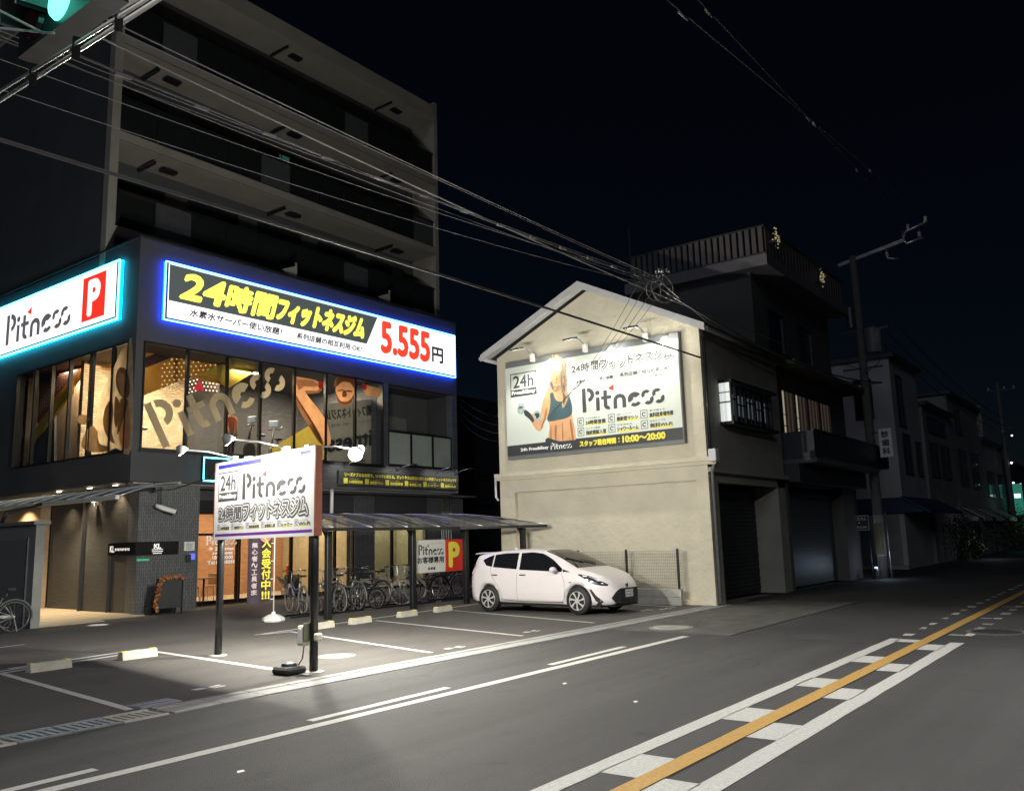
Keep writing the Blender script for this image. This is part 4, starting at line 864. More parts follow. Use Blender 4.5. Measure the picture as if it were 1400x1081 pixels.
# easel blackboard with a leaf garland
t = thing('easel_board', 'black folding chalkboard standing by the tiled corner', 'chalkboard', (12.9, 21, 0))
MB().bbox(12.55, 13.2, 20.95, 20.99, .18, .92, .008).build('board', mat('chalkboard', (.04, .043, .045), .6), t)
for x in (12.53, 13.22):
    MB().bar((x, 20.97, .02), (x, 20.97, .95), .03, .03).build('leg', BLACKM, t); MB().bar((x, 21.3, .02), (x, 21.0, .95), .03, .03).build('leg', BLACKM, t)
MB().bar((12.53, 20.97, .93), (13.22, 20.97, .93), .03, .03).build('rail', BLACKM, t)
gm = [mat('garland_rust', (.36, .11, .03), .7), mat('garland_gold', (.5, .33, .12), .7), mat('garland_brown', (.2, .07, .03), .7)]
mb = MB(); path = [(12.5, .1), (12.46, .35), (12.5, .6), (12.55, .8), (12.62, .93), (12.85, .97), (13.1, .97), (13.22, .9)]
for i in range(420):
    q = random.random()*(len(path)-1); k = int(q); q -= k; x = path[k][0]*(1-q)+path[k+1][0]*q; z = path[k][1]*(1-q)+path[k+1][1]*q
    c = Vector((x+random.gauss(0, .03), 20.93+random.gauss(0, .03), z+random.gauss(0, .03))); a = Vector((random.gauss(0, 1), random.gauss(0, 1), random.gauss(0, 1))).normalized()*.035; b = a.cross(Vector((random.gauss(0, 1), random.gauss(0, 1), .3))).normalized()*.022
    mb.m = random.choice((0, 0, 1, 2)); mb.add([c-a, c+b, c+a, c-b], [(0, 1, 2, 3)])
tag(mb.build('garland', gm), 'orange autumn leaf garland draped over the black folding chalkboard', 'garland')

# ================================================================== BICYCLE SHELTER
sh = thing('bicycle_shelter', 'low curved polycarbonate bicycle shelter on black posts', 'shelter', (16, 15.6, 0))
def yf(x): return 15.15 if x < 17.7 else 15.15-(x-17.7)*1.02          # the front edge swings out towards the house at its right end
for x, y in ((13.52, 15.56), (16.33, 15.56), (18.25, 15.4), (19.2, 14.15)):
    MB().bbox(x-.075, x+.075, y-.06, y+.06, .01, 2.0, .01).build('post', BLACKM, sh)
    MB().tube([(x, y, 1.85), (x, y+.2, 2.08), (x, y+.75, 2.25), (x, y+1.6, 2.36)], [.06, .055, .05, .03], 8).build('arm', BLACKM, sh)
def canz(y, y0=15.15): s_ = (y-y0)/(17.75-y0); return 2.06+.42*sin(min(1, s_*1.05)*pi/2)
POLY = glass('polycarbonate', (.6, .61, .58), 1.2, .4, .14, (.36, .36, .34))
nx = 11; X0, X1 = 12.7, 19.35; dx = (X1-X0)/nx
def rib(x): return [(x, yf(x)+(17.73-yf(x))*k/8, canz(yf(x)+(17.73-yf(x))*k/8, yf(x))) for k in range(9)]
for i in range(nx):
    mb = MB(); A, Bq = rib(X0+i*dx+.012), rib(X0+(i+1)*dx-.012)
    mb.add(A+Bq, [(k, 9+k, 10+k, k+1) for k in range(8)]); mb.build('roof_panel', POLY, sh)
for i in range(nx+1):
    MB().tube([Vector(p)+Vector((0, 0, .012)) for p in rib(X0+i*dx)], .017, 6).build('rafter', STEEL if i % 2 else DARKG, sh)
MB().bar((X0-.03, 15.13, 2.03), (17.7, 15.13, 2.03), .07, .07).bar((17.7, 15.13, 2.03), (X1+.03, yf(X1)-.02, 2.03), .07, .07).build('front_beam', BLACKM, sh); MB().bbox(X0-.03, X1+.03, 17.7, 17.76, 2.42, 2.5, .01).build('rear_beam', BLACKM, sh)
# racks
def rack(x0, label):
    t = thing('bicycle_rack', label, 'bicycle rack', (x0, 16.6, .01), 0, 'bicycle racks under the shelter')
    for y in (0, .55): MB().bar((0, y, .03), (2.3, y, .03), .04, .04).build('rail', BLACKM, t, True)
    for i in range(4):
        x = .25+i*.6; MB().tube([(x, 0, .03), (x, 0, .34), (x+.03, .02, .38), (x+.09, .02, .38), (x+.12, 0, .34), (x+.12, 0, .03)], .011, 6).build('hoop', BLACKM, t, True)
        MB().box(x-.1, x+.2, .22, .32, .12, .14).build('tray', BLACKM, t, True)
rack(13.3, 'bicycle rack nearest the signboard under the shelter'); rack(16.0, 'middle bicycle rack under the shelter'); rack(18.6, 'bicycle rack behind the red P sign')
# customer parking sign on the shelter
s = thing('parking_sign', 'small white board with a red square and yellow P fixed to the shelter posts', 'sign', (17.6, 15.7, 1.3))
MB().bbox(16.45, 18.44, 15.66, 15.69, .89, 1.74, .006).build('panel', mat('sign_white', (.62, .62, .6), .5, var=.03), s)
F = front(16.45, 15.658, .89)
mb = MB(); rect(mb, F, 1.25, 0, 1.99, .85, .002); mb.build('red_square', RED, s); mb = MB(); text(mb, F, 'P', 1.42, 1.8, .14, .74, .005, .045); mb.build('letter', YEL, s)
mb = MB(); logo(mb, F, .2, .46, .98, .27, .002, 0, 0); text(mb, F, 'お客様専用', .16, 1.18, .25, .41, .002, .007); text(mb, F, '駐車場', .56, .84, .07, .14, .002, .003); text(mb, F, 'ピットネス', .7, 1.15, .74, .77, .002); mb.build('lettering', INK, s)

# ================================================================== BICYCLES
def bicycle(name, label, x, y, rz, R=.33, frame=None, basket=False, tyre=None, folding=False, lean=0):
    t = thing(name, label, 'bicycle', (x, y, .015), rz, 'bicycles parked under the shelter'); fm = frame or BLACKM
    wb = 1.06 if not folding else .98; ax = 0; bx = wb          # rear axle at origin, front axle ahead
    for cx in (0, wb):
        w_ = MB().tube([(cx+R*cos(a), 0, R+R*sin(a)) for a in [2*pi*k/28 for k in range(28)]], .019, 7, closed=True).build('wheel', tyre or RUBBER, t, True)
        MB().tube([(cx+(R-.03)*cos(a), 0, R+(R-.03)*sin(a)) for a in [2*pi*k/28 for k in range(28)]], .009, 5, closed=True).build('rim', STEEL, w_, True)
        sp = MB(); sp.cyl((cx, -.04, R), (cx, .04, R), .022, 8)
        for k in range(16): a = 2*pi*k/16; sp.tube([(cx, .025*(-1)**k, R), (cx+(R-.03)*cos(a), 0, R+(R-.03)*sin(a))], .0022, 3, False)
        tag(sp.build('spokes', STEEL, w_, True), kind='stuff')
        MB().tube([(cx+(R+.03)*cos(a), 0, R+(R+.03)*sin(a)) for a in [radians(q) for q in (range(20, 171, 15) if cx else range(10, 201, 15))]], .016, 5).build('mudguard', fm if not folding else BLACKM, t, True)
    sx_, sz_ = .2, .86; hx, hz = wb-.17, .78; bb = (.42, 0, .29)
    f = MB(); f.tube([(0, 0, R), bb], .012, 6); f.tube([bb, (sx_+.03, 0, sz_-.12)], .016, 7); f.tube([(0, 0, R), (sx_+.06, 0, .66)], .009, 6)
    if folding: f.tube([(sx_+.1, 0, .5), (hx, 0, .52)], .026, 8); f.tube([bb, (sx_+.1, 0, .5)], .018, 6)
    else: f.tube([bb, (.65, 0, .42), (hx, 0, hz-.12)], .017, 7); f.tube([(sx_+.1, 0, .58), (.6, 0, .56), (hx-.01, 0, hz-.02)], .013, 7)
    f.build('frame', fm, t, True)
    fk = MB(); fk.tube([(wb, .045, R), (wb-.06, .045, R+.2), (wb-.11, .03, R+.38)], .01, 6); fk.tube([(wb, -.045, R), (wb-.06, -.045, R+.2), (wb-.11, -.03, R+.38)], .01, 6); fk.tube([(wb-.11, 0, R+.3), (hx-.03, 0, 1.0)], .014, 7); fk.build('fork', fm if not tyre else STEEL, t, True)
    hb_ = 1.03; MB().tube([(hx-.22, -.29, hb_), (hx-.06, -.22, hb_+.03), (hx-.02, 0, hb_-.03), (hx-.06, .22, hb_+.03), (hx-.22, .29, hb_)], .011, 6).build('handlebar', CHROME, t, True)
    for sy in (-1, 1): MB().cyl((hx-.24, sy*.295, hb_), (hx-.13, sy*.255, hb_+.015), .018, 8).build('grip', BLACKM, t, True)
    MB().tube([(sx_-.03, 0, sz_-.15), (sx_-.06, 0, sz_+.02)], .012, 6).build('seat_post', CHROME, t, True)
    sd = MB(); sd.prism([(sx_-.2, -.085, sz_+.03), (sx_-.2, .085, sz_+.03), (sx_-.05, .07, sz_+.035), (sx_+.08, .02, sz_+.03), (sx_+.08, -.02, sz_+.03), (sx_-.05, -.07, sz_+.035)], (0, 0, .045)); sd.build('saddle', BLACKM, t, True)
    MB().lathe((.42, -.05, .29), [(.085, 0), (.085, .008)], 16, 'y').build('chainring', STEEL, t, True)
    p = MB(); p.tube([(.42, -.07, .29), (.52, -.07, .16)], .009, 5); p.tube([(.42, .07, .29), (.32, .07, .42)], .009, 5); p.box(.47, .57, -.15, -.07, .15, .17); p.box(.27, .37, .07, .15, .41, .43); p.build('pedals', BLACKM, t, True)
    MB().bar((.0, -.06, R-.01), (.42, -.06, .34), .02, .07).build('chain_guard', fm, t, True)
    if basket:
        b = MB(); X, Z = wb-.02, .8
        for k in range(9):
            q = k/8; b.tube([(X-.13, -.17+.34*q, Z), (X-.17, -.2+.4*q, Z+.24)], .004, 4, False); b.tube([(X+.13, -.15+.3*q, Z), (X+.19, -.2+.4*q, Z+.24)], .004, 4, False)
            b.tube([(X-.13+.26*q, -.16, Z), (X-.17+.36*q, -.2, Z+.24)], .004, 4, False); b.tube([(X-.13+.26*q, .16, Z), (X-.17+.36*q, .2, Z+.24)], .004, 4, False)
        for zz, e_ in ((Z, 0), (Z+.08, .013), (Z+.16, .027), (Z+.24, .04)): b.tube([(X-.13-e_, -.16-e_, zz), (X+.14+e_*1.2, -.16-e_, zz), (X+.14+e_*1.2, .16+e_, zz), (X-.13-e_, .16+e_, zz)], .005, 4, closed=True)
        b.build('basket', STEEL, t, True)
        MB().box(-.12, .22, -.06, .06, .70, .715).tube([(0, .05, R), (-.08, .05, .7)], .006, 4).tube([(0, -.05, R), (-.08, -.05, .7)], .006, 4).build('rear_rack', STEEL, t, True)
    MB().tube([(.0, .06, R-.02), (-.05, .2, .02)], .01, 5).build('kickstand', STEEL, t, True)
    return t
WT = mat('pale_tyre', (.24, .24, .22), .7); BRN = mat('bronze_frame', (.22, .12, .06), .35, .5); SLV = mat('silver_frame', (.35, .36, .36), .3, .7)
D = radians
# the wheel named first in each comment row stands towards the car park
def park(label, nx_, ny_, ang, **k):       # near wheel at (nx_, ny_); the rest reaches away under the roof
    k.setdefault('R', .33); rear_first = k.pop('rear', True); wb = 1.06 if not k.get('folding') else .98
    if rear_first: x, y = nx_, ny_
    else: x, y = nx_+cos(ang+pi)*0, ny_
    if not rear_first:
        ang += pi; x, y = nx_-cos(ang)*wb, ny_-sin(ang)*wb
    return bicycle('bicycle', label, x, y, ang, **k)
park('bicycle with a thin pale rear wheel half hidden by the signboard post', 14.35, 17.45, D(70), tyre=WT, frame=SLV)
park('black bicycle with a saddle and pale handlebar just right of the first shelter post', 14.95, 16.75, D(78), frame=BLACKM, tyre=WT)
park('small wheeled folding bicycle with black bars turned to the car park', 16.2, 16.75, D(100), R=.25, folding=True, rear=False)
park('silver city bicycle with a wire basket behind the folding bicycle', 15.75, 16.95, D(82), frame=SLV, basket=True)
park('bronze framed bicycle with a pale front tyre and wire basket left of the middle post', 17.35, 16.95, D(118), frame=BRN, tyre=WT, basket=True, rear=False)
park('dark bicycle just left of the middle shelter post', 16.85, 17.2, D(90), frame=BLACKM)
park('bicycle with a chrome front wheel under the left half of the P sign', 18.35, 17.4, D(110), frame=SLV, rear=False, tyre=WT)
park('dark bicycle under the red part of the P sign', 19.3, 17.3, D(95), frame=BLACKM)
park('bicycle with a basket just left of the parked hatchback', 20.2, 17.3, D(92), frame=SLV, basket=True, rear=False)
park('bicycle behind the tail of the parked hatchback', 21.2, 17.3, D(85), frame=BLACKM)
b = bicycle('bicycle', 'city bicycle leaning in front of the grey shed at the left edge', 8.72, 20.2, D(165), frame=SLV); b['group'] = 'bicycle by the shed'; del b['group']
# left shed and its canopy
t = thing('shed', 'grey storage shed at the left edge of the car park', 'shed', (9.4, 22, 0))
SHM = mat('shed_grey', (.2, .21, .21), .6, var=.08)
MB().box(9.3, 9.5, 20.7, 26.5, .01, 2.33).build('body', SHM, t); MB().bbox(9.2, 9.58, 20.6, 26.6, 2.33, 2.42, .01).build('roof', SHM, t)
MB().box(9.27, 9.3, 21.05, 24.5, .08, 2.0).build('door', mat('shed_door', (.16, .165, .17), .55, var=.06), t); MB().box(9.26, 9.3, 21.0, 21.05, .05, 2.05).build('door_frame', DARKG, t)
t = thing('side_canopy', 'pale curved canopy in front of the dark side wall', 'canopy', (10, 22, 0))
cz = lambda x: 2.93+.36*sin(min(1, (x-10.5)/1.55)*pi/2)
for i in range(11):
    y0 = 19.4+i*.9; mb = MB(); xs = [10.5+k*.193 for k in range(9)]
    for k in range(8): mb.add([(xs[k], y0+.01, cz(xs[k])), (xs[k+1], y0+.01, cz(xs[k+1])), (xs[k+1], y0+.89, cz(xs[k+1])), (xs[k], y0+.89, cz(xs[k]))], [(0, 1, 2, 3)])
    mb.build('roof_panel', POLY, t); MB().tube([(x_, y0, cz(x_)+.012) for x_ in xs], .02, 6).build('rafter', STEEL, t)
MB().bbox(10.42, 10.52, 19.35, 29.4, 2.86, 2.97, .02).build('front_beam', mat('pale_beam', (.5, .5, .48), .4, var=.05), t); MB().bbox(12.0, 12.08, 19.35, 29.4, 3.26, 3.33, .01).build('rear_beam', STEEL, t)
MB().tube([(9.5, 23.0, 2.42), (9.6, 23.0, 2.7), (10.45, 23, 2.93)], .05, 8).build('bracket', BLACKM, t); MB().bbox(10.05, 10.15, 27.0, 27.1, .0, 2.9, .01).build('post', BLACKM, t)
tag(MB().tube([(11.9, 21.6, 3.42), (11.2, 20.0, 3.1), (10.4, 17.0, 2.95), (9.6, 14.5, 3.0), (8.3, 11.9, 3.05)], .014, 6).build('supply_cable', CABLE), 'slack supply cable from the gym corner to the signboard', 'cable')

# ================================================================== THE CAR
car = thing('parked_car', 'white hatchback parked nose out in front of the cream house', 'car', (17.2, 11.8, .01), radians(-91))
CP = mat('pearl_white_paint', (.66, .62, .64), .3, .0, var=0, coat=.6); CG = mat('car_glass', (.008, .009, .011), .04, var=0, spec=.9); CB = mat('car_black_trim', (.012, .012, .013), .35, var=0)
def itp(x, T):
    for i in range(len(T)-1):
        if x <= T[i+1][0]:
            a, b = T[i], T[i+1]; t_ = (x-a[0])/(b[0]-a[0]); t_ = t_*t_*(3-2*t_) if len(a) > 2 else t_; return a[1]+(b[1]-a[1])*t_
    return T[-1][1]
TOP = [(-2.0, .95), (-1.97, 1.0), (-1.86, 1.24), (-1.80, 1.335), (-1.5, 1.385), (-1.0, 1.435), (-.5, 1.455), (-.1, 1.45), (.2, 1.42), (.45, 1.345), (.7, 1.235), (.95, 1.11), (1.12, 1.02), (1.3, .975), (1.55, .905), (1.75, .825), (1.88, .735), (1.97, .63), (2.03, .52)]
BELT = [(-2.0, .93), (-1.7, 1.02), (-1.2, 1.0), (-.5, .965), (.3, .925), (.9, .89), (1.15, .90), (1.5, .82), (1.75, .745), (1.9, .66), (2.03, .47)]
WID = [(-2.03, .60), (-1.95, .72), (-1.8, .80), (-1.4, .845), (-.8, .845), (.6, .845), (1.2, .84), (1.5, .80), (1.7, .735), (1.85, .64), (1.95, .53), (2.03, .40)]
ROOF = [(-2.0, .60), (-1.8, .58), (-1.4, .60), (-.6, .62), (.0, .615), (.3, .60), (.7, .64), (1.0, .70), (1.3, .70), (1.7, .60), (1.9, .45), (2.03, .3)]
BOT = [(-2.03, .40), (-1.95, .26), (-1.8, .22), (1.7, .19), (1.9, .2), (2.0, .24), (2.03, .36)]
def section(x):
    zt, zb, W0, Wr, z0 = itp(x, TOP), itp(x, BELT), itp(x, WID), itp(x, ROOF), itp(x, BOT)
    zb = min(zb, zt-.02); Wr = min(Wr, W0-.03)
    P = [(0, z0+.02), (W0*.8, z0), (W0*.95, z0+.03), (W0*.99, z0+.13)]
    P += [(W0*1.0, z0+(zb-z0)*.45), (W0*1.0, z0+(zb-z0)*.62), (W0*.985, z0+(zb-z0)*.8), (W0*.965, zb-.03), (W0*.945, zb)]
    h = zt-zb
    P += [(W0*.93-(W0*.93-Wr)*.12, zb+h*.12), (W0*.93-(W0*.93-Wr)*.35, zb+h*.38), (W0*.93-(W0*.93-Wr)*.62, zb+h*.64), (W0*.93-(W0*.93-Wr)*.86, zb+h*.84), (Wr*.95, zb+h*.93), (Wr*.82, zb+h*.975), (Wr*.45, zb+h*.995), (0, zt)]
    return P
def side_y(x, z):
    P = section(x)[3:]
    for i in range(len(P)-1):
        if P[i][1] <= z <= P[i+1][1] and P[i+1][1] > P[i][1]: t_ = (z-P[i][1])/(P[i+1][1]-P[i][1]); return P[i][0]+(P[i+1][0]-P[i][0])*t_
    return P[0][0] if z < P[0][1] else P[-1][0]
def top_z(x, y):
    P = section(x)[8:]; y = abs(y)
    for i in range(len(P)-1):
        if P[i+1][0] <= y <= P[i][0] and P[i][0] > P[i+1][0]: t_ = (P[i][0]-y)/(P[i][0]-P[i+1][0]); return P[i][1]+(P[i+1][1]-P[i][1])*t_
    return P[-1][1] if y < .1 else P[0][1]
XS = sorted(set([-2.03, -2.0, -1.97, -1.92, -1.86, -1.8]+[-1.75+i*.0625 for i in range(58)]+[1.9, 1.94, 1.97, 2.0, 2.03])); XS = [x for x in XS if x <= 2.03]
body = MB(); body.smooth = True; ring = []
for x in XS:
    P = section(x); r_ = P+[(-a, b) for a, b in P[-2:0:-1]]; ring.append(len(r_)); 
    for a, b in r_: body.v.append((x, a, b))
n = ring[0]
for i in range(len(XS)-1):
    for k in range(n): body.f.append([i*n+k, i*n+(k+1) % n, (i+1)*n+(k+1) % n, (i+1)*n+k]); body.mi.append(0); body.sm.append(True)
body.f.append(list(range(n))[::-1]); body.mi.append(0); body.sm.append(False); body.f.append([(len(XS)-1)*n+k for k in range(n)]); body.mi.append(0); body.sm.append(False)
bo_ = fixn(body.build('body', CP, car, True)); ARCHX = (1.2, -1.35)
cut = MB()
for ax in ARCHX:
    for s_ in (-1, 1): cut.cyl((ax, s_*.55, .31), (ax, s_*1.1, .31), .355, 36)
co_ = fixn(cut.build('cutter', CB, None)); co_.matrix_world = Matrix.Identity(4)
bo_.parent = None; md = bo_.modifiers.new('b', 'BOOLEAN'); md.object = co_; md.operation = 'DIFFERENCE'; md.solver = 'EXACT'
bpy.context.view_layer.update(); me2 = bpy.data.meshes.new_from_object(bo_.evaluated_get(bpy.context.evaluated_depsgraph_get()))
bo_.modifiers.clear(); bo_.data = me2; bpy.data.objects.remove(co_); bo_.parent = car
for i_, m_ in enumerate(me2.materials):
    pass
if len(me2.materials) > 1: me2.materials[1] = CB
def patch(name, xa, xb, zlo, zhi, m, nx_=16, nz=5, off=.004, sides=(-1, 1), parent=None):
    # glass or trim laid over the flank between two height curves
    for s_ in sides:
        mb = MB(); mb.smooth = True; V = []
        for i in range(nx_+1):
            x = xa+(xb-xa)*i/nx_; a, b = zlo(x), zhi(x)
            for j in range(nz+1): z = a+(max(a, b)-a)*j/nz; V.append((x, s_*(side_y(x, z)+off), z))
        mb.add(V, [(i*(nz+1)+j, (i+1)*(nz+1)+j, (i+1)*(nz+1)+j+1, i*(nz+1)+j+1) for i in range(nx_) for j in range(nz)]); mb.build(name, m, parent or car, True)
L1 = lambda pts: (lambda x: itp(x, pts))
patch('door_window', -.42, .78, L1([(-.5, .985), (.8, .93)]), L1([(-.42, 1.36), (-.1, 1.375), (.2, 1.34), (.5, 1.20), (.78, 1.0)]), CG)
patch('door_window', -1.22, -.50, L1([(-1.22, 1.04), (-.5, .99)]), L1([(-1.22, 1.33), (-.9, 1.36), (-.5, 1.365)]), CG)
patch('quarter_window', -1.58, -1.26, L1([(-1.58, 1.19), (-1.45, 1.08), (-1.26, 1.045)]), L1([(-1.58, 1.215), (-1.4, 1.29), (-1.26, 1.325)]), CG)
patch('quarter_window', .8, 1.0, L1([(.8, .93), (1.0, .925)]), L1([(.8, .99), (1.0, .93)]), CB)
def toppatch(name, xa, xb, ya, yb, m, off=.005, nx_=12, ny=10):
    mb = MB(); mb.smooth = True; V = []
    for i in range(nx_+1):
        x = xa+(xb-xa)*i/nx_
        w0, w1 = ya(x), yb(x)
        for j in range(ny+1): y = w0+(w1-w0)*j/ny; V.append((x, y, top_z(x, y)+off))
    mb.add(V, [(i*(ny+1)+j, (i+1)*(ny+1)+j, (i+1)*(ny+1)+j+1, i*(ny+1)+j+1) for i in range(nx_) for j in range(ny)]); return mb.build(name, m, car, True)
toppatch('windscreen', .22, 1.13, lambda x: -.56-(x-.22)*.10, lambda x: .56+(x-.22)*.10, CG)
toppatch('rear_window', -1.965, -1.80, lambda x: -.5, lambda x: .5, CG, nx_=4)
fixn(MB().prism([(-1.78, -.58, 1.352), (-1.99, -.50, 1.335), (-2.0, 0, 1.335), (-1.99, .50, 1.335), (-1.78, .58, 1.352)], (0, 0, .03)).build('spoiler', CP, car, True))
MB().lathe((-1.1, 0, 1.43), [(.05, 0), (.03, .03), (.004, .06)], 8).build('antenna_fin', CP, car, True)
MB().bar((.95, -.1, 1.135), (.72, -.5, 1.235), .02, .015).bar((1.02, .3, 1.1), (.85, -.1, 1.19), .02, .015).build('wiper', CB, car, True)
# front
for s_ in (-1, 1):
    hl = MB(); hl.smooth = True; pts = [(1.24, .79, .885, .865), (1.36, .775, .87, .80), (1.50, .76, .84, .715), (1.65, .71, .785, .655), (1.78, .655, .72, .63), (1.88, .60, .66, .622)]
    V = []
    for x, y, zt, zb in pts:
        for j in range(4):
            z = zb+(zt-zb)*j/3; V.append((x, s_*(side_y(x, z)+.008), z))
    hl.add(V, [(i*4+j, (i+1)*4+j, (i+1)*4+j+1, i*4+j+1) for i in range(5) for j in range(3)])
    h_ = hl.build('headlight', mat('headlight_glass', (.03, .03, .035), .08, var=0, spec=.9), car, True)
    MB().lathe((1.62, s_*(side_y(1.62, .735)-.02), .735), [(.04, -.02), (.04, .035)], 12, 'y').build('reflector', CHROME, h_, True)
    V = [(x, s_*(side_y(x, z)+.012), z) for x, z in ((1.34, .86), (1.45, .845), (1.45, .825), (1.36, .83))]; MB().add(V, [(0, 1, 2, 3)]).build('lens_strip', WHITE, h_, True)
    fg = [(1.52, .55), (1.56, .56), (1.66, .42), (1.76, .33), (1.80, .28), (1.73, .265), (1.65, .30), (1.58, .42)]
    fm_ = MB(); V = [(x, s_*(side_y(x, z)+.006), z) for x, z in fg]; fm_.add(V, [(0, 1, 7), (1, 2, 6, 7), (2, 3, 5, 6), (3, 4, 5)]); fl = fm_.build('fog_light', CB, car, True)
    MB().lathe((1.74, s_*(side_y(1.74, .31)), .305), [(.025, -.01), (.025, .015)], 10, 'y').build('bulb', STEEL, fl, True)
    mr_ = MB(); bm_ = bmesh.new(); bmesh.ops.create_uvsphere(bm_, u_segments=14, v_segments=8, radius=1)
    mr_.smooth = True; bm_.verts.index_update(); mr_.add([(.66+v.co.x*.075, s_*(.95+v.co.y*.10), .985+v.co.z*.065) for v in bm_.verts], [[v.index for v in f.verts] for f in bm_.faces]); bm_.free()
    mr_.tube([(.70, s_*.84, .96), (.67, s_*.90, .97)], .022, 6); mr_.build('wing_mirror', CP, car, True)
    for hx_ in (-.28, -1.12): MB().bbox(hx_-.1, hx_+.08, s_*(side_y(hx_, .86)+.02)-.012, s_*(side_y(hx_, .86)+.02)+.012, .85, .875, .008).build('door_handle', CHROME, car, True)
    dl = MB()
    for pts in ([(.78, .92), (.88, .7), (.88, .35), (.82, .27)], [(-.46, .98), (-.47, .6), (-.45, .27)], [(-1.3, 1.03), (-1.2, .8), (-1.02, .6), (-.92, .4), (-.9, .3)], [(.82, .27), (-.45, .27), (-.9, .3)]):
        dl.tube([(x, s_*(side_y(x, z)+.0005), z) for q in range(len(pts)-1) for x, z in [(pts[q][0]+(pts[q+1][0]-pts[q][0])*k/5, pts[q][1]+(pts[q+1][1]-pts[q][1])*k/5) for k in range(6)]], .0035, 4, False)
    dl.build('door_seam', CB, car, True)
    tl = MB(); V = [(x, s_*(side_y(x, z)+.008), z) for x, z in ((-1.96, 1.0), (-1.88, 1.14), (-1.82, 1.1), (-1.78, .93), (-1.9, .83), (-1.98, .86))]; tl.add(V, [tuple(range(6))]); tl.build('tail_light', mat('tail_red', (.35, .01, .01), .15, var=0), car, True)
    MB().bbox(1.0, 1.08, s_*(side_y(1.04, .7)+.001)-.003, s_*(side_y(1.04, .7)+.001)+.003, .695, .71, .002).build('side_badge', DARKG, car, True)
gr = MB(); G = [(-.44, .545), (-.56, .36), (-.48, .225), (.48, .225), (.56, .36), (.44, .545), (.2, .565), (-.2, .565)]
def fx(y): 
    # front face position for a given half width
    for i in range(200):
        x = 2.04-i*.003
        if itp(x, WID) >= abs(y): return x
    return 1.5
V = []
cols = 12
for i in range(cols+1):
    y = -.56+1.12*i/cols; ay = abs(y); zt = .56 if ay < .42 else .56-(ay-.42)/.14*.2; zb = .225 if ay < .46 else .225+(ay-.46)/.10*.135
    xx = max(fx(y)+.012, 1.86)
    for j in range(4): V.append((xx, y, zb+(zt-zb)*j/3))
gr.add(V, [(i*4+j, (i+1)*4+j, (i+1)*4+j+1, i*4+j+1) for i in range(cols) for j in range(3)]); g_ = gr.build('grille', CB, car, True)
for k in range(4): MB().tube([(max(fx(y)+.018, 1.862), y, .27+k*.07) for y in [-.46+.092*q for q in range(11)]], .006, 4).build('grille_slat', DARKG, g_, True)
MB().bbox(2.045, 2.06, -.165, .165, .36, .525, .004).build('number_plate', mat('plate_white', (.6, .62, .62), .5, var=.1, scale=20), car, True)
MB().lathe((1.99, 0, .615), [(.055, 0), (.055, .015)], 16, 'x').build('emblem', CHROME, car, True)
MB().box(1.5, 1.98, -.5, .5, .17, .2).build('lip', CB, car, True)
MB().box(-1.75, 1.75, -.72, .72, .17, .3).build('underbody', CB, car, True)
for ax in ARCHX:
    for s_ in (-1, 1):
        yo = s_*.835
        wh = MB(); wh.smooth = True; wh.lathe((ax, yo-s_*.11 if s_ > 0 else yo+.11-.0, .305), [(.2, -.09), (.29, -.085), (.305, -.05), (.305, .05), (.29, .085), (.205, .09)], 36, 'y'); wh.build('wheel', RUBBER, car, True); w_ = wh
        wo = [o for o in car.children if o.name.startswith('wheel')][-1]
        yc = yo-s_*.11; yf = yc+s_*.1
        MB().lathe((ax, yf-s_*.006, .305), [(.205, -.003), (.205, .003)], 32, 'y').build('rim_dish', CB, wo, True)
        rg = MB().tube([(ax+.2*cos(a), yf, .305+.2*sin(a)) for a in [2*pi*k/32 for k in range(32)]], .008, 5, closed=True)
        for k in range(7):
            a = 2*pi*k/7+.2; d1 = (cos(a), sin(a)); e1 = (-sin(a), cos(a))
            q = [(ax+d1[0]*r_+e1[0]*w2, yf+s_*.004, .305+d1[1]*r_+e1[1]*w2) for r_, w2 in ((.03, -.018), (.19, -.012), (.195, .045), (.1, .012), (.03, .018))]
            rg.prism(q, (0, -s_*.012, 0))
        rg.cyl((ax, yf, .305), (ax, yf+s_*.008, .305), .038, 14); rg.build('rim', mat('alloy_silver', (.55, .55, .55), .35, .3, var=0), wo, True)
# ================================================================== THE CREAM HOUSE
STU = mat('cream_stucco', (.54, .50, .40), .85, var=.07, scale=1.6, bump=1.0, bscale=5.5)
STUD = mat('grey_side_stucco', (.27, .265, .23), .85, var=.12, scale=1.5, bump=.5, bscale=9)
h = thing('gabled_house', 'cream stucco house with a gable end carrying the billboard', 'house', (19.6, 12, 0))
def Hb(name, m, *boxes, par=h):
    mb = MB()
    for b_ in boxes: mb.box(*b_)
    return mb.build(name, m, par)
HX = 19.6; Y0, Y1 = 8.78, 15.2
fixn(MB().prism([(HX, Y0, 3.55), (HX, Y1, 3.55), (HX, Y1, 6.95), (HX, 12.0, 8.4), (HX, Y0, 6.8)], (.2, 0, 0)).build('wall', STU, h))
Hb('wall', STU, (HX, HX+.2, Y0, 9.1, 0, 3.45), (HX, HX+.2, 14.68, Y1, 0, 3.45), (HX, HX+.2, 9.1, 14.68, 3.0, 3.45), (HX+.14, HX+.2, 9.1, 14.68, 0, 3.0), (HX, HX+.14, 9.1, 14.68, 0, .12))
Hb('wall', STUD, (19.8, 20.15, Y0, 9.0, 0, 2.95), (24.3, 24.9, Y0, 9.0, 0, 3.2), (19.8, 24.9, Y0, 9.0, 2.95, 4.45), (19.8, 20.62, Y0, 9.0, 4.45, 6.8), (23.75, 24.9, Y0, 9.0, 4.45, 6.8), (20.62, 23.75, Y0, 9.0, 5.55, 6.8))
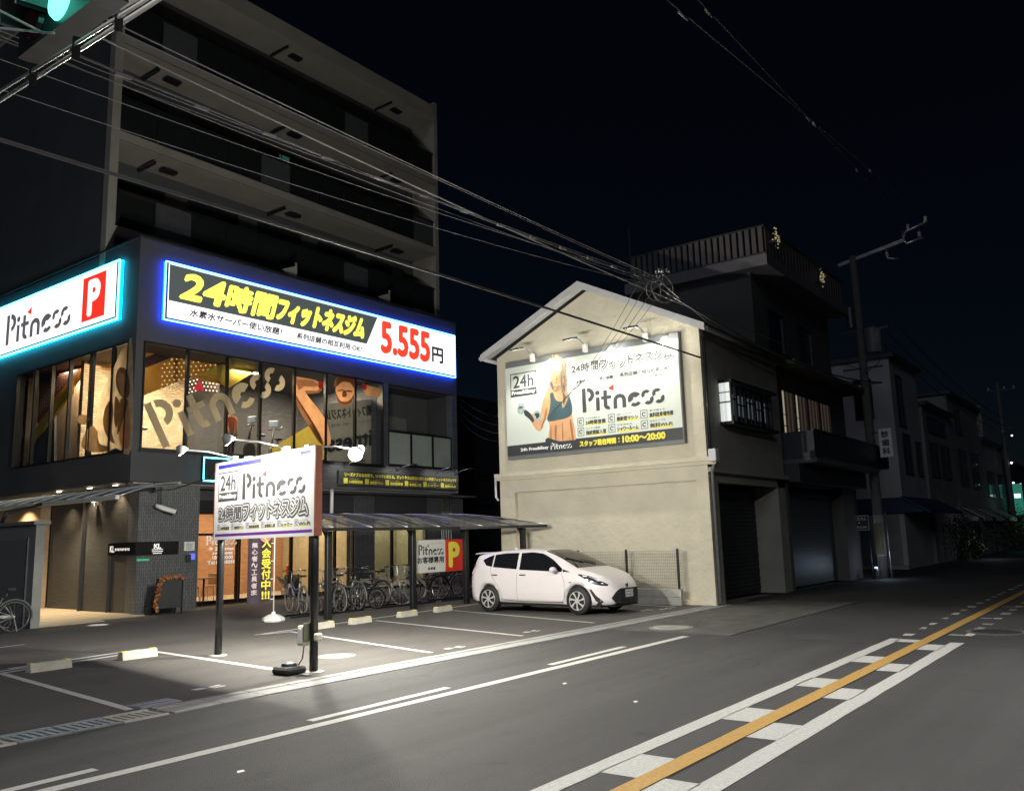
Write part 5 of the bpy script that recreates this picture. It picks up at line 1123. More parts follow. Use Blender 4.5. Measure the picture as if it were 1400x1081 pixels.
Hb('wall', STUD, (19.8, 24.5, 15.0, Y1, 0, 6.9))
Hb('ledge', STU, (HX-.14, HX, Y0-.25, Y1+.1, 3.45, 3.55), (HX-.08, HX, Y0-.25, Y1+.1, 3.36, 3.45))
Hb('ledge', STUD, (HX+.01, 24.9, Y0-.14, Y0, 3.18, 3.3))
Hb('garage_reveal', INK, (20.15, 24.3, 9.6, 9.7, 0, 2.95)); DSH = mat('dark_shutter', (.03, .034, .04), .6, .3, bump=0)
for i in range(26): Hb('door_slat', DSH, (20.15, 24.3, 9.5-.012*(i % 2), 9.6, .02+i*.11, .12+i*.11))
Hb('garage_jamb', STUD, (20.1, 20.15, 9.0, 9.6, 0, 2.95)); Hb('garage_jamb', STUD, (24.3, 24.35, 9.0, 9.6, 0, 2.95))
for x in (20.5, 21.0): Hb('stored_panel', DARKG, (x, x+.4, 9.3, 9.4, .02, 1.1))
# roof: two slopes with a fascia along the rake
RF = mat('roof_tile_dark', (.04, .042, .05), .7, var=.15, scale=4); FA = mat('fascia_white', (.50, .50, .52), .55, var=.05)
ov = 19.22
for (ya, za), (yb, zb) in (((8.45, 6.72), (12.05, 8.52)), ((12.05, 8.52), (15.5, 6.98))):
    fixn(MB().prism([(ov, ya, za), (ov, yb, zb), (ov, yb, zb+.07), (ov, ya, za+.07)], (5.5, 0, 0)).build('roof', RF, h))
    fixn(MB().prism([(ov-.03, ya, za-.12), (ov-.03, yb, zb-.12), (ov-.03, yb, zb+.075), (ov-.03, ya, za+.075)], (.03, 0, 0)).build('fascia_board', FA, h))
    fixn(MB().prism([(ov, ya, za-.03), (ov, yb, zb-.03), (HX, yb, zb-.03), (HX, ya, za-.03)], (0, 0, .025)).build('eave_soffit', FA, h))
MB().tube([(ov, 8.42, 6.66), (24.7, 8.42, 6.6)], .06, 8).build('gutter', DARKG, h); MB().tube([(ov, 15.53, 6.95), (24.7, 15.53, 6.9)], .06, 8).build('gutter', FA, h)
MB().bbox(HX-.2, HX+.02, Y0-.32, Y0-.12, 3.42, 3.72, .015).build('rain_hopper', FA, h)
MB().tube([(HX-.05, Y0-.22, 3.45), (HX+.0, Y0-.12, 3.2), (HX+.08, Y0-.08, 3.1), (HX+.08, Y0-.08, .05)], .045, 8).build('downpipe', mat('grey_pipe', (.12, .12, .12), .5), h)
MB().tube([(HX-.05, Y1+.12, 3.5), (HX-.05, Y1+.12, 2.9), (HX-.02, Y1+.05, 2.8)], .035, 8).build('downpipe', FA, h)
MB().cyl((HX+.1, Y0-.06, 6.6), (HX+.1, Y0-.06, 3.7), .035, 8).build('downpipe', BLACKM, h)
# oriel window with lit sashes
W_WIN = emit('pale_lit_curtain', (.75, .8, .78), .75); W_DIM = emit('dim_lit_curtain', (.2, .23, .23), .55)
Hb('window_frame', BLACKM, (20.56, 23.8, 8.42, 8.78, 5.5, 5.58), (20.56, 23.8, 8.42, 8.78, 4.42, 4.5))
for i, (a, b_) in enumerate(((20.72, 21.2), (21.3, 21.85), (21.95, 22.5), (22.6, 23.1), (23.15, 23.7))):
    o = Hb('window', BLACKM, (a-.05, a, 8.58, 8.66, 4.5, 5.5), (b_, b_+.05, 8.58, 8.66, 4.5, 5.5), (a, b_, 8.59, 8.65, 5.0 if i % 2 else 5.12, 5.03 if i % 2 else 5.15), (a+(b_-a)*.5, a+(b_-a)*.5+.02, 8.59, 8.65, 4.5, 5.5))
    Hb('pane', GL, (a, b_, 8.61, 8.62, 4.5, 5.5), par=o); Hb('curtain', W_WIN if i == 0 else W_DIM, (a, b_, 8.72, 8.74, 4.5 if i == 0 else 4.75, 5.5 if i == 0 else 5.3), par=o)
o = Hb('side_window', BLACKM, (20.56, 20.6, 8.44, 8.48, 4.5, 5.5), (20.56, 20.6, 8.48, 8.78, 4.98, 5.01), (20.56, 20.6, 8.48, 8.78, 5.24, 5.26))
Hb('lit_blind', W_WIN, (20.612, 20.618, 8.48, 8.78, 4.5, 5.5), par=o)
# billboard
bb_ = thing('billboard', 'big white billboard with the word mark and an athlete print on the cream gable wall', 'billboard', (19.5, 12, 3.9))
BX = 19.44; by0, by1, bz0, bz1 = 9.27, 14.77, 3.92, 6.74
MB().box(BX, 19.6, by0, by1, bz0, bz1).build('frame', mat('billboard_grey', (.15, .155, .165), .5, var=.04), bb_)
FBB = side(BX-.004, by1, bz0); BWb, BHb = by1-by0, bz1-bz0
mb = MB(); rect(mb, FBB, .0, .40, BWb-.03, BHb-.17, .004); mb.build('panel', mat('billboard_white', (.62, .67, .62), .5, var=.02, scale=1), bb_)
mb = MB(); rect(mb, FBB, 0, .10, BWb-.03, .40, .004); mb.build('lower_band', mat('billboard_slate', (.04, .045, .05), .5, var=0), bb_)
# print placed by the outlines measured on the board: corners of the board in the survey crop
def bz(x, y):
    X_ = 690+x*250/1400; Y_ = 460+y*180/1008; p = on_x(X_, Y_, BX); return (by1-p.y, p.z-bz0)
LG2 = mat('billboard_grey_print', (.055, .055, .06), .5, var=0)
mb = MB(); a = bz(70, 455); c = bz(265, 265); box24(mb, FBB, .17, 1.78, .92, .68, .008); mb.build('emblem', LG2, bb_)
mb = MB(); text(mb, FBB, 'Free&Easy', .22, 1.04, 1.82, 1.94, .012, .010); mb.build('emblem_lettering', WPR, bb_)
mb = MB(); logo(mb, FBB, 2.58, 1.08, 2.46, .65, .008, 0, 1); mb.build('word_mark', [LG2, RED], bb_)
outlined(FBB, '24時', 2.28, 2.85, 2.19, 2.42, bb_, .03, .011, dark=LG2); outlined(FBB, '間フィットネスジム', 2.9, 5.3, 2.19, 2.44, bb_, .032, .008, dark=LG2)
mb = MB(); text(mb, FBB, '水素水サーバー使い放題！', 2.4, 3.6, 1.89, 1.98, .008, .003); text(mb, FBB, '系列店舗の相互利用 OK!', 3.78, 5.2, 1.89, 2.0, .008, .004); text(mb, FBB, 'ピットネス', 4.4, 5.0, 1.76, 1.82, .008, .003)
def ring(mb, u0, v0, u1, v1, t, h_=.008):
    rect(mb, FBB, u0, v0, u1, v0+t, h_); rect(mb, FBB, u0, v1-t, u1, v1, h_); rect(mb, FBB, u0, v0, u0+t, v1, h_); rect(mb, FBB, u1-t, v0, u1, v1, h_)
ring(mb, 2.3, 1.855, 3.68, 2.01, .006); ring(mb, 3.7, 1.855, 5.3, 2.03, .006); ring(mb, 3.66, 1.735, 5.05, 1.84, .006)
yl = MB()
for i in range(6):
    r_, c_ = i//3, i % 3; u, v = 2.40+c_*.96, .73-r_*.27
    tx = ('24時間営業', '最新型マシン', '無料駐車場完備', '指紋認証入室', 'シャワールーム', '無料Wi-Fi')[i]; sm_ = ('いつでも使える', '充実トレーニング', '車で通える', 'カンタン登録', '汗を流せる', '店内どこでも')[i]
    ring(mb, u, v, u+.2, v+.22, .014); poly(mb, FBB, arc(u+.1, v+.11, .06, .035, 20, 320, 12), .008); text(mb, FBB, tx, u+.26, u+.26+(.62 if i != 2 else .66), v+.01, v+.12, .007, .006); text(mb, FBB, sm_, u+.26, u+.7, v+.16, v+.2, .008, .001)
    rect(yl, FBB, u+.26, v-.01, u+.9, v+.045, .007)
mb.build('small_print', LG2, bb_); yl.build('highlight_bars', YEL, bb_)
mb = MB(); text(mb, FBB, 'スタッフ駐在時間', 2.45, 3.56, .17, .32, .010, .010); rect(mb, FBB, 3.64, .19, 3.67, .22, .01); rect(mb, FBB, 3.64, .27, 3.67, .30, .01); text(mb, FBB, '10:00～20:00', 3.77, 4.98, .17, .33, .010, .014); mb.build('lettering', YEL, bb_)
mb = MB(); text(mb, FBB, '24h Free&Easy', .48, 1.42, .19, .29, .010, .007); logo(mb, FBB, 1.5, .17, .7, .19, .010, 0, None); mb.build('lettering', WPR, bb_)
# the athlete print
def bp_(mb, m, pts, h_):
    mb.m = m; P = smooth([bz(*p) for p in pts], 4); poly(mb, FBB, P, h_)
TEAL = mat('printed_teal', (.045, .09, .105), .6, var=.1, scale=6); HAIR = mat('printed_hair', (.35, .26, .17), .6, var=.35, scale=12); HAIR2 = mat('printed_hair_dark', (.14, .09, .06), .6); GLV = mat('printed_glove', (.35, .42, .42), .6, var=.3, scale=20); DKP = mat('printed_dark', (.035, .045, .05), .6); PSK = mat('printed_skin_warm', (.62, .33, .17), .6, var=.12, scale=5); PSK2 = mat('printed_skin_deep', (.36, .16, .07), .6, var=.1)
mb = MB()
bp_(mb, 0, [(305, 470), (330, 400), (380, 380), (440, 385), (480, 420), (505, 480), (515, 570), (525, 640), (540, 720), (545, 790), (520, 800), (420, 815), (340, 805), (338, 740), (345, 680), (325, 620), (315, 545)], .006)
bp_(mb, 0, [(325, 450), (345, 470), (335, 530), (320, 600), (300, 660), (285, 710), (265, 722), (235, 700), (205, 650), (190, 620), (200, 590), (225, 600), (248, 635), (262, 650), (275, 610), (285, 540), (300, 470)], .0075)
bp_(mb, 1, [(315, 560), (330, 545), (322, 610), (302, 665), (286, 708), (280, 690), (300, 630)], .009)
bp_(mb, 2, [(350, 440), (372, 430), (385, 470), (410, 495), (455, 490), (480, 455), (492, 450), (512, 500), (520, 560), (510, 600), (470, 625), (400, 640), (335, 648), (332, 610), (345, 560), (352, 500)], .009)
bp_(mb, 4, [(330, 775), (420, 800), (545, 790), (548, 810), (420, 850), (320, 815)], .010)
bp_(mb, 1, [(385, 690), (400, 685), (398, 790), (388, 795)], .009); bp_(mb, 1, [(440, 670), (448, 668), (452, 785), (444, 790)], .009); bp_(mb, 1, [(500, 650), (512, 645), (530, 780), (518, 785)], .009); bp_(mb, 1, [(352, 690), (358, 690), (362, 780), (352, 785)], .009)
bp_(mb, 5, [(100, 560), (112, 515), (135, 508), (155, 530), (150, 575), (128, 595), (108, 590)], .012); bp_(mb, 4, [(150, 560), (185, 575), (215, 610), (228, 640), (215, 655), (185, 625), (155, 600)], .011); bp_(mb, 5, [(222, 585), (245, 565), (275, 580), (285, 615), (270, 645), (240, 640), (225, 615)], .012)
bp_(mb, 4, [(112, 540), (140, 535), (140, 545), (112, 552)], .014); bp_(mb, 4, [(232, 590), (262, 585), (268, 610), (250, 630), (240, 610)], .014)
bp_(mb, 0, [(352, 300), (362, 245), (395, 215), (430, 225), (445, 270), (440, 330), (420, 372), (385, 385), (360, 350)], .008)
bp_(mb, 3, [(330, 200), (370, 140), (420, 150), (460, 185), (478, 230), (470, 290), (485, 350), (478, 410), (492, 455), (470, 520), (445, 548), (440, 500), (455, 450), (438, 410), (420, 400), (430, 350), (420, 300), (400, 250), (365, 245), (345, 275), (330, 250)], .010)
bp_(mb, 3, [(345, 340), (365, 330), (380, 360), (400, 395), (385, 420), (360, 405), (342, 375)], .010)
bp_(mb, 6, [(445, 360), (460, 370), (452, 420), (468, 470), (458, 520), (448, 500), (452, 450), (440, 405)], .012); bp_(mb, 6, [(350, 355), (362, 350), (378, 395), (366, 400)], .012)
bp_(mb, 1, [(384, 352), (396, 349), (408, 351), (398, 358)], .013); bp_(mb, 1, [(396, 310), (400, 310), (404, 334), (396, 338)], .013); bp_(mb, 1, [(360, 372), (385, 392), (418, 372), (425, 400), (400, 425), (368, 410)], .0095)
for k_ in range(26):
    x_ = 432+random.uniform(-6, 34); y_ = 215+random.uniform(0, 60); bp_(mb, 6 if k_ % 2 else 3, [(x_, y_), (x_+4, y_+2), (x_+10+random.uniform(-8, 8), y_+random.uniform(90, 240)), (x_+6, y_+130)], .0125+k_*.0001)
mb.build('athlete_print', [PSK, PSK2, TEAL, HAIR, DKP, GLV, HAIR2], bb_)
for k, (y, l_) in enumerate(((13.76, 'left lamp arm over the billboard'), (12.0, 'middle lamp arm over the billboard'), (10.17, 'right lamp arm over the billboard'))):
    t = thing('billboard_lamp', l_, 'lamp', (19.4, y, 6.8), 0, 'lamp arms over the billboard')
    MB().bbox(19.3, 19.46, y-.05, y+.05, 6.62, 6.86, .015).build('bracket', WHITE, t)
    MB().tube([(19.38, y, 6.82), (19.1, y, 6.93), (18.7, y+.06, 6.92)], .022, 8).build('arm', STEEL, t)
    hd = MB(); hd.prism([(18.82, y-.12, 6.90), (18.82, y+.18, 6.90), (18.52, y+.16, 6.82), (18.52, y-.10, 6.82)], (0, 0, .045)); fixn(hd.build('lamp_head', DARKG, t))
    MB().quad((18.80, y-.10, 6.893), (18.80, y+.16, 6.893), (18.55, y+.14, 6.822), (18.55, y-.08, 6.822)).build('lens', emit('billboard_led', (1, 1, .86), 10), t)
    spot('billboard_beam', (18.68, y+.03, 6.80), (19.42, y, 3.2), 230, 106, .8, (1, .985, .86), .05, t)
point('billboard_spill', (18.9, 13.0, 6.72), 1.0, (1, .98, .8), .05)
for y, z in ((13.05, 6.45), (11.1, 6.50), (9.55, 6.50)):
    t = thing('bulb_lamp', {13.05: 'glaring bulb lamp over the head of the athlete print', 11.1: 'glaring bulb lamp over the billboard headline', 9.55: 'glaring bulb lamp at the right top corner of the billboard'}[y], 'lamp', (19.2, y, z), 0, 'glaring bulbs along the billboard top')
    MB().tube([(19.44, y, z+.2), (19.3, y, z+.2), (19.22, y, z+.1)], .015, 6).build('arm', STEEL, t)
    bm_ = bmesh.new(); bmesh.ops.create_uvsphere(bm_, u_segments=14, v_segments=8, radius=.085); m_ = MB(); m_.smooth = True; bm_.verts.index_update()
    m_.add([(19.2+v.co.x, y+v.co.y, z+v.co.z) for v in bm_.verts], [[v.index for v in f.verts] for f in bm_.faces]); bm_.free(); m_.build('bulb', emit('bulb_glow', (1, 1, .85), 60), t)
    point('bulb_light', (18.95, y, z), 11, (1, .985, .86), .06, t)
# block wall and mesh fence at the foot of the house
t = thing('block_wall', 'low pale concrete block wall along the cream house', 'wall', (19.45, 11, 0))
for j in range(2):
    for i in range(14):
        y = 9.55+i*.405; MB().bbox(19.32, 19.46, y, y+.4, .012+j*.195, .012+j*.195+.19, .006).build('block', mat('block_grey', (.40, .40, .37), .8, var=.1, scale=7) if (i+j) == 0 else bpy.data.materials['block_grey'], t)
t = thing('mesh_fence', 'thin wire mesh fence on dark posts above the block wall', 'fence', (19.4, 11, .4))
for y in (9.62, 11.05, 12.5, 13.95): MB().bbox(19.37, 19.42, y-.025, y+.025, .4, 1.36, .004).build('post', BLACKM, t)
m_ = MB()
for k in range(95): y = 9.5+k*.05; m_.box(19.385, 19.389, y, y+.004, .42, 1.32)
for k in range(13): z = .42+k*.074; m_.box(19.382, 19.386, 9.5, 14.3, z, z+.004)
tag(m_.build('wire_mesh', DARKG, t), kind='stuff')

# ================================================================== THE CORNER SHOP BUILDING WITH THE BALCONY
c = thing('shop_building', 'dark three-storey building with a shutter, a balcony and a slatted roof terrace', 'building', (24.5, 9, 0))
def Cb(name, m, *boxes, par=c):
    mb = MB()
    for b_ in boxes: mb.box(*b_)
    return mb.build(name, m, par)
CW = mat('olive_render', (.11, .108, .1), .85, var=.12, scale=1.2, bump=.3, bscale=12)
Cb('wall', CW, (24.55, 32.0, 9.2, 13.1, 6.7, 9.5)); Cb('wall', CW, (24.9, 32.2, 8.95, 16, 3.1, 6.6), (24.9, 25.2, 8.8, 9.3, 0, 3.1), (30.6, 32.2, 8.8, 9.6, 0, 3.1), (25.2, 30.6, 9.5, 16, 2.9, 3.1), (32.0, 32.2, 9.6, 16, 0, 3.1))
Cb('roof_slab', mat('terrace_slab', (.16, .155, .17), .7), (24.1, 32.3, 8.5, 13.3, 9.5, 9.85)); Cb('eave', CW, (24.9, 32.9, 8.2, 9.2, 6.6, 6.72))
Cb('wall', CW, (27.2, 31.5, 9.18, 9.2, 6.8, 7.0))
SLT = mat('slat_brown', (.10, .085, .08), .6, var=.1)
for i in range(22):
    y = 8.62+i*.205; Cb('slat', SLT, (24.2, 24.23, y, y+.13, 9.93, 10.72))
for i in range(26): x = 24.35+i*.3; Cb('slat', SLT, (x, x+.2, 8.58, 8.61, 9.93, 10.72))
Cb('terrace_rail', DARKG, (24.18, 24.25, 8.55, 13.2, 10.72, 10.77), (24.18, 24.25, 8.55, 13.2, 9.86, 9.93), (24.25, 32.2, 8.55, 8.6, 10.72, 10.77))
for i in range(31): Cb('shutter_slat', mat('shutter_grey', (.13, .15, .16), .45, .4, var=.06) if i == 0 else bpy.data.materials['shutter_grey'], (25.2, 30.6, 9.2+.01*(i % 2), 9.26, .03+i*.092, .03+i*.092+.088))
Cb('shop_fascia', mat('fascia_dark', (.03, .032, .035), .6), (25.0, 32.0, 8.35, 8.8, 3.12, 3.66))
Cb('balcony_slab', CW, (25.4, 32.4, 7.95, 8.95, 3.68, 3.82))
for i in range(10): x = 25.42+i*.695; Cb('balcony_panel', mat('balcony_dark', (.03, .034, .042), .5) if i == 0 else bpy.data.materials['balcony_dark'], (x, x+.68, 7.98, 8.02, 3.83, 4.62))
Cb('balcony_panel', bpy.data.materials['balcony_dark'], (25.38, 25.42, 7.98, 8.95, 3.83, 4.62)); Cb('balcony_panel', bpy.data.materials['balcony_dark'], (32.36, 32.4, 7.98, 8.95, 3.83, 4.62)); Cb('handrail', DARKG, (25.36, 32.42, 7.95, 8.05, 4.62, 4.67))
CUR = [emit('warm_curtain', (.75, .6, .42), .8), emit('brown_curtain', (.16, .10, .06), .55), emit('dim_curtain', (.05, .042, .035), .4)]
for i in range(4):
    a = 25.5+i*1.22
    o = Cb('window', BLACKM, (a-.04, a, 8.86, 8.95, 4.4, 6.0), (a+1.14, a+1.18, 8.86, 8.95, 4.4, 6.0), (a, a+1.14, 8.86, 8.95, 5.95, 6.0))
    Cb('pane', GL, (a, a+1.14, 8.88, 8.885, 4.4, 5.95), par=o)
    Cb('lit_room', CUR[0] if i in (0, 1) else CUR[2], (a, a+1.14, 8.935, 8.94, 4.4, 5.95), par=o)
    for q in range(7):
        if i in (0, 1) and q < 2: continue
        x = a+q*.163; Cb('curtain', CUR[1] if q % 2 else CUR[2], (x, x+.155, 8.90+.01*(q % 2), 8.92, 4.4, 5.95), par=o)
    if i < 2: Cb('shelf_line', BLACKM, (a, a+.4, 8.895, 8.9, 4.85, 4.88), (a, a+.4, 8.895, 8.9, 5.2, 5.22), par=o)
for x in (25.6, 28.4):
    o = Cb('window', BLACKM, (x, x+1.3, 9.12, 9.2, 7.2, 7.26), (x, x+1.3, 9.12, 9.2, 8.5, 8.56), (x, x+.05, 9.12, 9.2, 7.26, 8.5), (x+1.25, x+1.3, 9.12, 9.2, 7.26, 8.5)); Cb('pane', NIGHTGL, (x+.05, x+1.25, 9.16, 9.17, 7.26, 8.5), par=o)
    MB().tube([(x-.1, 8.95, 7.1), (x+.6, 8.8, 7.1), (x+1.4, 8.95, 7.1)], .02, 5).build('window_rail', DARKG, o)
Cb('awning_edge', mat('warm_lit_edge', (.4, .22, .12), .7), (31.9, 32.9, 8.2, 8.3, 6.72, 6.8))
MB().cyl((24.6, 13.3, 9.9), (24.6, 13.3, 12.0), .02, 6).build('aerial', DARKG, c)
MB().cyl((32.35, 8.3, 3.1), (32.35, 8.3, .0), .03, 8).build('downpipe', STEEL, c)
for (x, y, z), l_ in (((24.6, 8.35, 10.35), 'small shrub lamp with glowing leaves at the near corner of the roof terrace'), ((28.9, 8.35, 10.1), 'small shrub lamp with glowing leaves farther along the roof terrace')):
    t = thing('terrace_lamp', l_, 'lamp', (x, y, z)); MB().bbox(x-.05, x+.05, y, y+.25, z-.06, z, .01).build('bracket', DARKG, t)
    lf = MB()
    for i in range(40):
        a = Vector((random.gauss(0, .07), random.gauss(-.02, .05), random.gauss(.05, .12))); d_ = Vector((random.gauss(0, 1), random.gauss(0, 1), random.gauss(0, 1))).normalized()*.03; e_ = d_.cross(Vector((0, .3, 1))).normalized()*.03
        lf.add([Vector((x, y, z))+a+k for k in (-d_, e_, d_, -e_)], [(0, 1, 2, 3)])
    tag(lf.build('glowing_leaves', emit('glowing_leaf', (.6, .5, .28), .45), t), kind='stuff')  # light on the leaves put in as their own glow
point('shutter_gleam', (31.6, 7.9, .5), 9, (.65, .8, 1), .1); 
t = thing('ground_lamp', 'small cold lamp near the ground at the far end of the shutter', 'lamp', (31.6, 8.0, 0)); MB().lathe((31.6, 8.2, 0), [(.08, 0), (.08, .3), (.05, .36)], 10).build('body', DARKG, t); MB().lathe((31.6, 8.2, .36), [(.05, 0), (.05, .05)], 10).build('lens', emit('cold_lens', (.6, .8, 1), 1.2), t)

# ================================================================== UTILITY POLE, SIGNS ON IT
PCON = mat('pole_concrete', (.12, .115, .105), .8, var=.15)
p = thing('utility_pole', 'tall concrete utility pole with a long crossarm beside the balcony building', 'utility pole', (32.5, 8.2, 0))
MB().tube([(32.5, 8.2, 0), (32.5, 8.2, 11.8)], [.19, .12], 16).build('mast', PCON, p)
MB().bar((32.5, 8.75, 11.55), (32.5, 6.35, 12.0), .09, .12).build('crossarm', STEEL, p)
MB().tube([(32.5, 6.4, 12.35), (32.5, 6.4, 12.0), (32.5, 6.3, 11.85), (32.5, 5.75, 11.95)], .05, 6).tube([(32.5, 6.4, 12.0), (32.5, 6.3, 12.3), (32.5, 5.55, 12.5)], .05, 6).build('crossarm_fork', STEEL, p)
for y, z in ((6.2, 12.35), (5.6, 12.52), (5.85, 12.0), (7.0, 11.5)): MB().lathe((32.5, y, z), [(.04, 0), (.07, .05), (.03, .09), (.07, .13), (.03, .2)], 10).build('insulator', mat('porcelain', (.4, .4, .38), .2, var=0), p)
MB().tube([(32.5, 7.0, 11.85), (32.5, 7.0, 11.45), (32.5, 6.6, 11.35)], .03, 6).build('arm_hook', STEEL, p)
MB().lathe((32.35, 8.45, 9.0), [(.0, 0), (.16, .02), (.16, .8), (.0, .85)], 14).build('lightning_arrester', DARKG, p)
MB().lathe((32.4, 7.75, 8.0), [(.0, 0), (.28, .02), (.3, .9), (.12, 1.0)], 20).build('transformer', mat('transformer_grey', (.13, .14, .14), .5), p)
for z, y0, y1 in ((8.9, 7.2, 9.0), (7.5, 7.5, 8.9), (6.9, 7.6, 8.8)): MB().bar((32.4, y0, z), (32.4, y1, z), .05, .06).build('cable_bracket', DARKG, p)
MB().tube([(32.3, 8.0, 8.8), (32.3, 7.5, 8.2), (32.3, 7.6, 7.6), (32.3, 8.1, 7.3)], .018, 5).build('lead_cable', CABLE, p)
wr = MB()
for k in range(6): a = pi+ (k-2.5)*.28; wr.box(32.5+.195*cos(a)-.008, 32.5+.195*cos(a)+.008, 8.2+.195*sin(a)-.02, 8.2+.195*sin(a)+.02, .8, 1.9)
wr.build('warning_stripes', mat('dull_yellow', (.12, .10, .04), .6), p); MB().cyl((32.5, 8.2, .75), (32.5, 8.2, 2.2), .187, 16).build('sleeve', CONC, p)
s = thing('pole_sign', 'white vertical sign hanging from the utility pole', 'sign', (32.3, 7.6, 4.6)); MB().bbox(32.28, 32.32, 7.42, 7.86, 4.2, 5.22, .01).build('panel', WHITE, s)
mb = MB(); Fp = side(32.275, 7.86, 4.2)
for i, ch in enumerate('診歯科'): text(mb, Fp, ch, .1, .34, .70-i*.3, .93-i*.3, .002, .008)
mb.build('lettering', INK, s); MB().bar((32.3, 7.86, 5.1), (32.4, 8.1, 5.1), .03, .03).bar((32.3, 7.86, 4.3), (32.4, 8.1, 4.3), .03, .03).build('bracket', DARKG, s)
s = thing('hairdresser_board', 'small black board with chalk lettering beside the foot of the utility pole', 'sign', (31.9, 8.3, 1.9)); MB().bbox(31.9, 31.94, 8.35, 9.05, 1.65, 2.2, .01).build('panel', INK, s)
Fp = side(31.895, 9.05, 1.65); mb = MB(); text(mb, Fp, 'ウエルカム', .1, .6, .36, .48, .002, .004); text(mb, Fp, '★', .3, .4, .24, .32, .002); text(mb, Fp, 'いらっしゃい', .2, .6, .08, .18, .002, .004)
for a_, b_, c2, d2_ in ((.02, .02, .68, .035), (.02, .515, .68, .53), (.02, .02, .035, .53), (.665, .02, .68, .53)): rect(mb, Fp, a_, b_, c2, d2_, .002)
mb.build('lettering', mat('chalk_white', (.5, .5, .48), .7, var=0), s); MB().cyl((31.92, 8.4, 0), (31.92, 8.4, 1.66), .025, 8).build('post', DARKG, s)
tag(MB().cyl((32.2, 7.85, .0), (32.15, 7.85, 2.3), .03, 8).build('guy_guard', STEEL), 'pale guard tube leaning by the foot of the utility pole', 'guard tube')

# ================================================================== BUILDINGS FARTHER DOWN THE STREET
def block(label, x0, x1, y0, z1, col, wins, cat='building', name='house', roofz=None, extra=None):
    t = thing(name, label, cat, (x0, y0, 0)); m = mat('far_render', col, .85, var=.15, scale=.7, bump=.2, bscale=8)
    MB().box(x0, x1, y0, y0+9, 0, z1).build('wall', m, t)
    MB().box(x0-.2, x1+.2, y0-.25, y0+9.2, z1, z1+.18).build('roof', DARKG, t)
    for (face, a, b_, c1, c2) in wins:
        mf = MB(); mp = MB()
        if face == 's':
            for u in (a, b_-.06): mf.box(u, u+.06, y0-.05, y0, c1, c2)
            mf.box(a, b_, y0-.05, y0, c1-.06, c1); mf.box(a, b_, y0-.05, y0, c2, c2+.06); mp.box(a+.06, b_-.06, y0-.03, y0-.005, c1, c2)
            mf.box((a+b_)/2-.02, (a+b_)/2+.02, y0-.045, y0-.03, c1, c2)
        else:
            for u in (a, b_-.06): mf.box(x0-.05, x0, u, u+.06, c1, c2)
            mf.box(x0-.05, x0, a, b_, c1-.06, c1); mf.box(x0-.05, x0, a, b_, c2, c2+.06); mp.box(x0-.03, x0-.005, a+.06, b_-.06, c1, c2)
        o = mf.build('window', BLACKM, t); mp.build('pane', NIGHTGL, o)
    return t
b3 = block('pale three-storey house behind the utility pole with a blue awning below', 39.5, 44.5, 8.9, 9.1, (.42, .40, .38), [('w', 9.7, 10.5, 6.5, 8.2), ('w', 9.3, 10.9, 4.3, 5.2), ('s', 40.3, 41.5, 6.2, 8.4), ('s', 40.6, 42.0, 4.1, 5.8), ('s', 43, 44, 4.1, 5.6)], name='pale_house', cat='house')
MB().prism([(39.3, 8.0, 2.35), (39.3, 8.9, 3.0), (39.3, 12.5, 3.0), (39.3, 12.5, 2.35)], (.1, 0, 0)).build('awning', mat('navy_awning', (.02, .04, .09), .7), b3)
fixn(MB().prism([(39.2, 7.8, 2.3), (39.2, 8.9, 2.95), (39.2, 8.9, 3.05), (39.2, 7.8, 2.4)], (7.2, 0, 0)).build('awning', bpy.data.materials['navy_awning'], b3))
MB().box(39.46, 39.5, 9.1, 11.8, .1, 2.3).build('shop_door', mat('shop_shutter', (.22, .22, .21), .6), b3); MB().box(39.0, 39.5, 8.8, 13, 0, .15).build('step', CONC, b3)
MB().bbox(38.9, 39.5, 12.2, 12.4, 4.4, 9.0, .02).build('side_fin', mat('warm_render', (.4, .3, .22), .8), b3)
block('dim two-storey house with a wide balcony beyond the pale house', 45.2, 52, 8.9, 7.6, (.24, .23, .21), [('s', 46, 48, 4.2, 5.8), ('s', 48.6, 51, 4.2, 5.8), ('s', 46, 50.5, 6.4, 7.1)], cat='house')
block('dim tall narrow house with vertical cladding farther down the street', 52.4, 62, 9.0, 9.0, (.22, .21, .2), [('s', 54, 56.5, 4, 6), ('s', 58, 60.5, 4, 6), ('s', 54, 56, 7, 8.4)], cat='house')
block('distant house under the white rooftop sign', 62.5, 72, 9.1, 7.2, (.2, .2, .2), [('s', 64, 67, 3.6, 5.2), ('s', 68.5, 70.5, 3.6, 5.2)], cat='house')
block('farthest dark house at the end of the street', 73, 95, 9.3, 6.4, (.05, .05, .055), [('s', 75, 78, 3.6, 5.0), ('s', 82, 85, 3.6, 5)], cat='house')
tt = thing('rear_house', 'dark house set back above the roofs behind the street', 'house', (46, 19, 0)); MB().box(44, 60, 17, 30, 0, 9.8).build('wall', CW, tt); MB().box(43.8, 60.2, 16.8, 30.2, 9.8, 10).build('roof', DARKG, tt)
AW = mat('striped_awning', (.30, .31, .28), .7, var=.15)
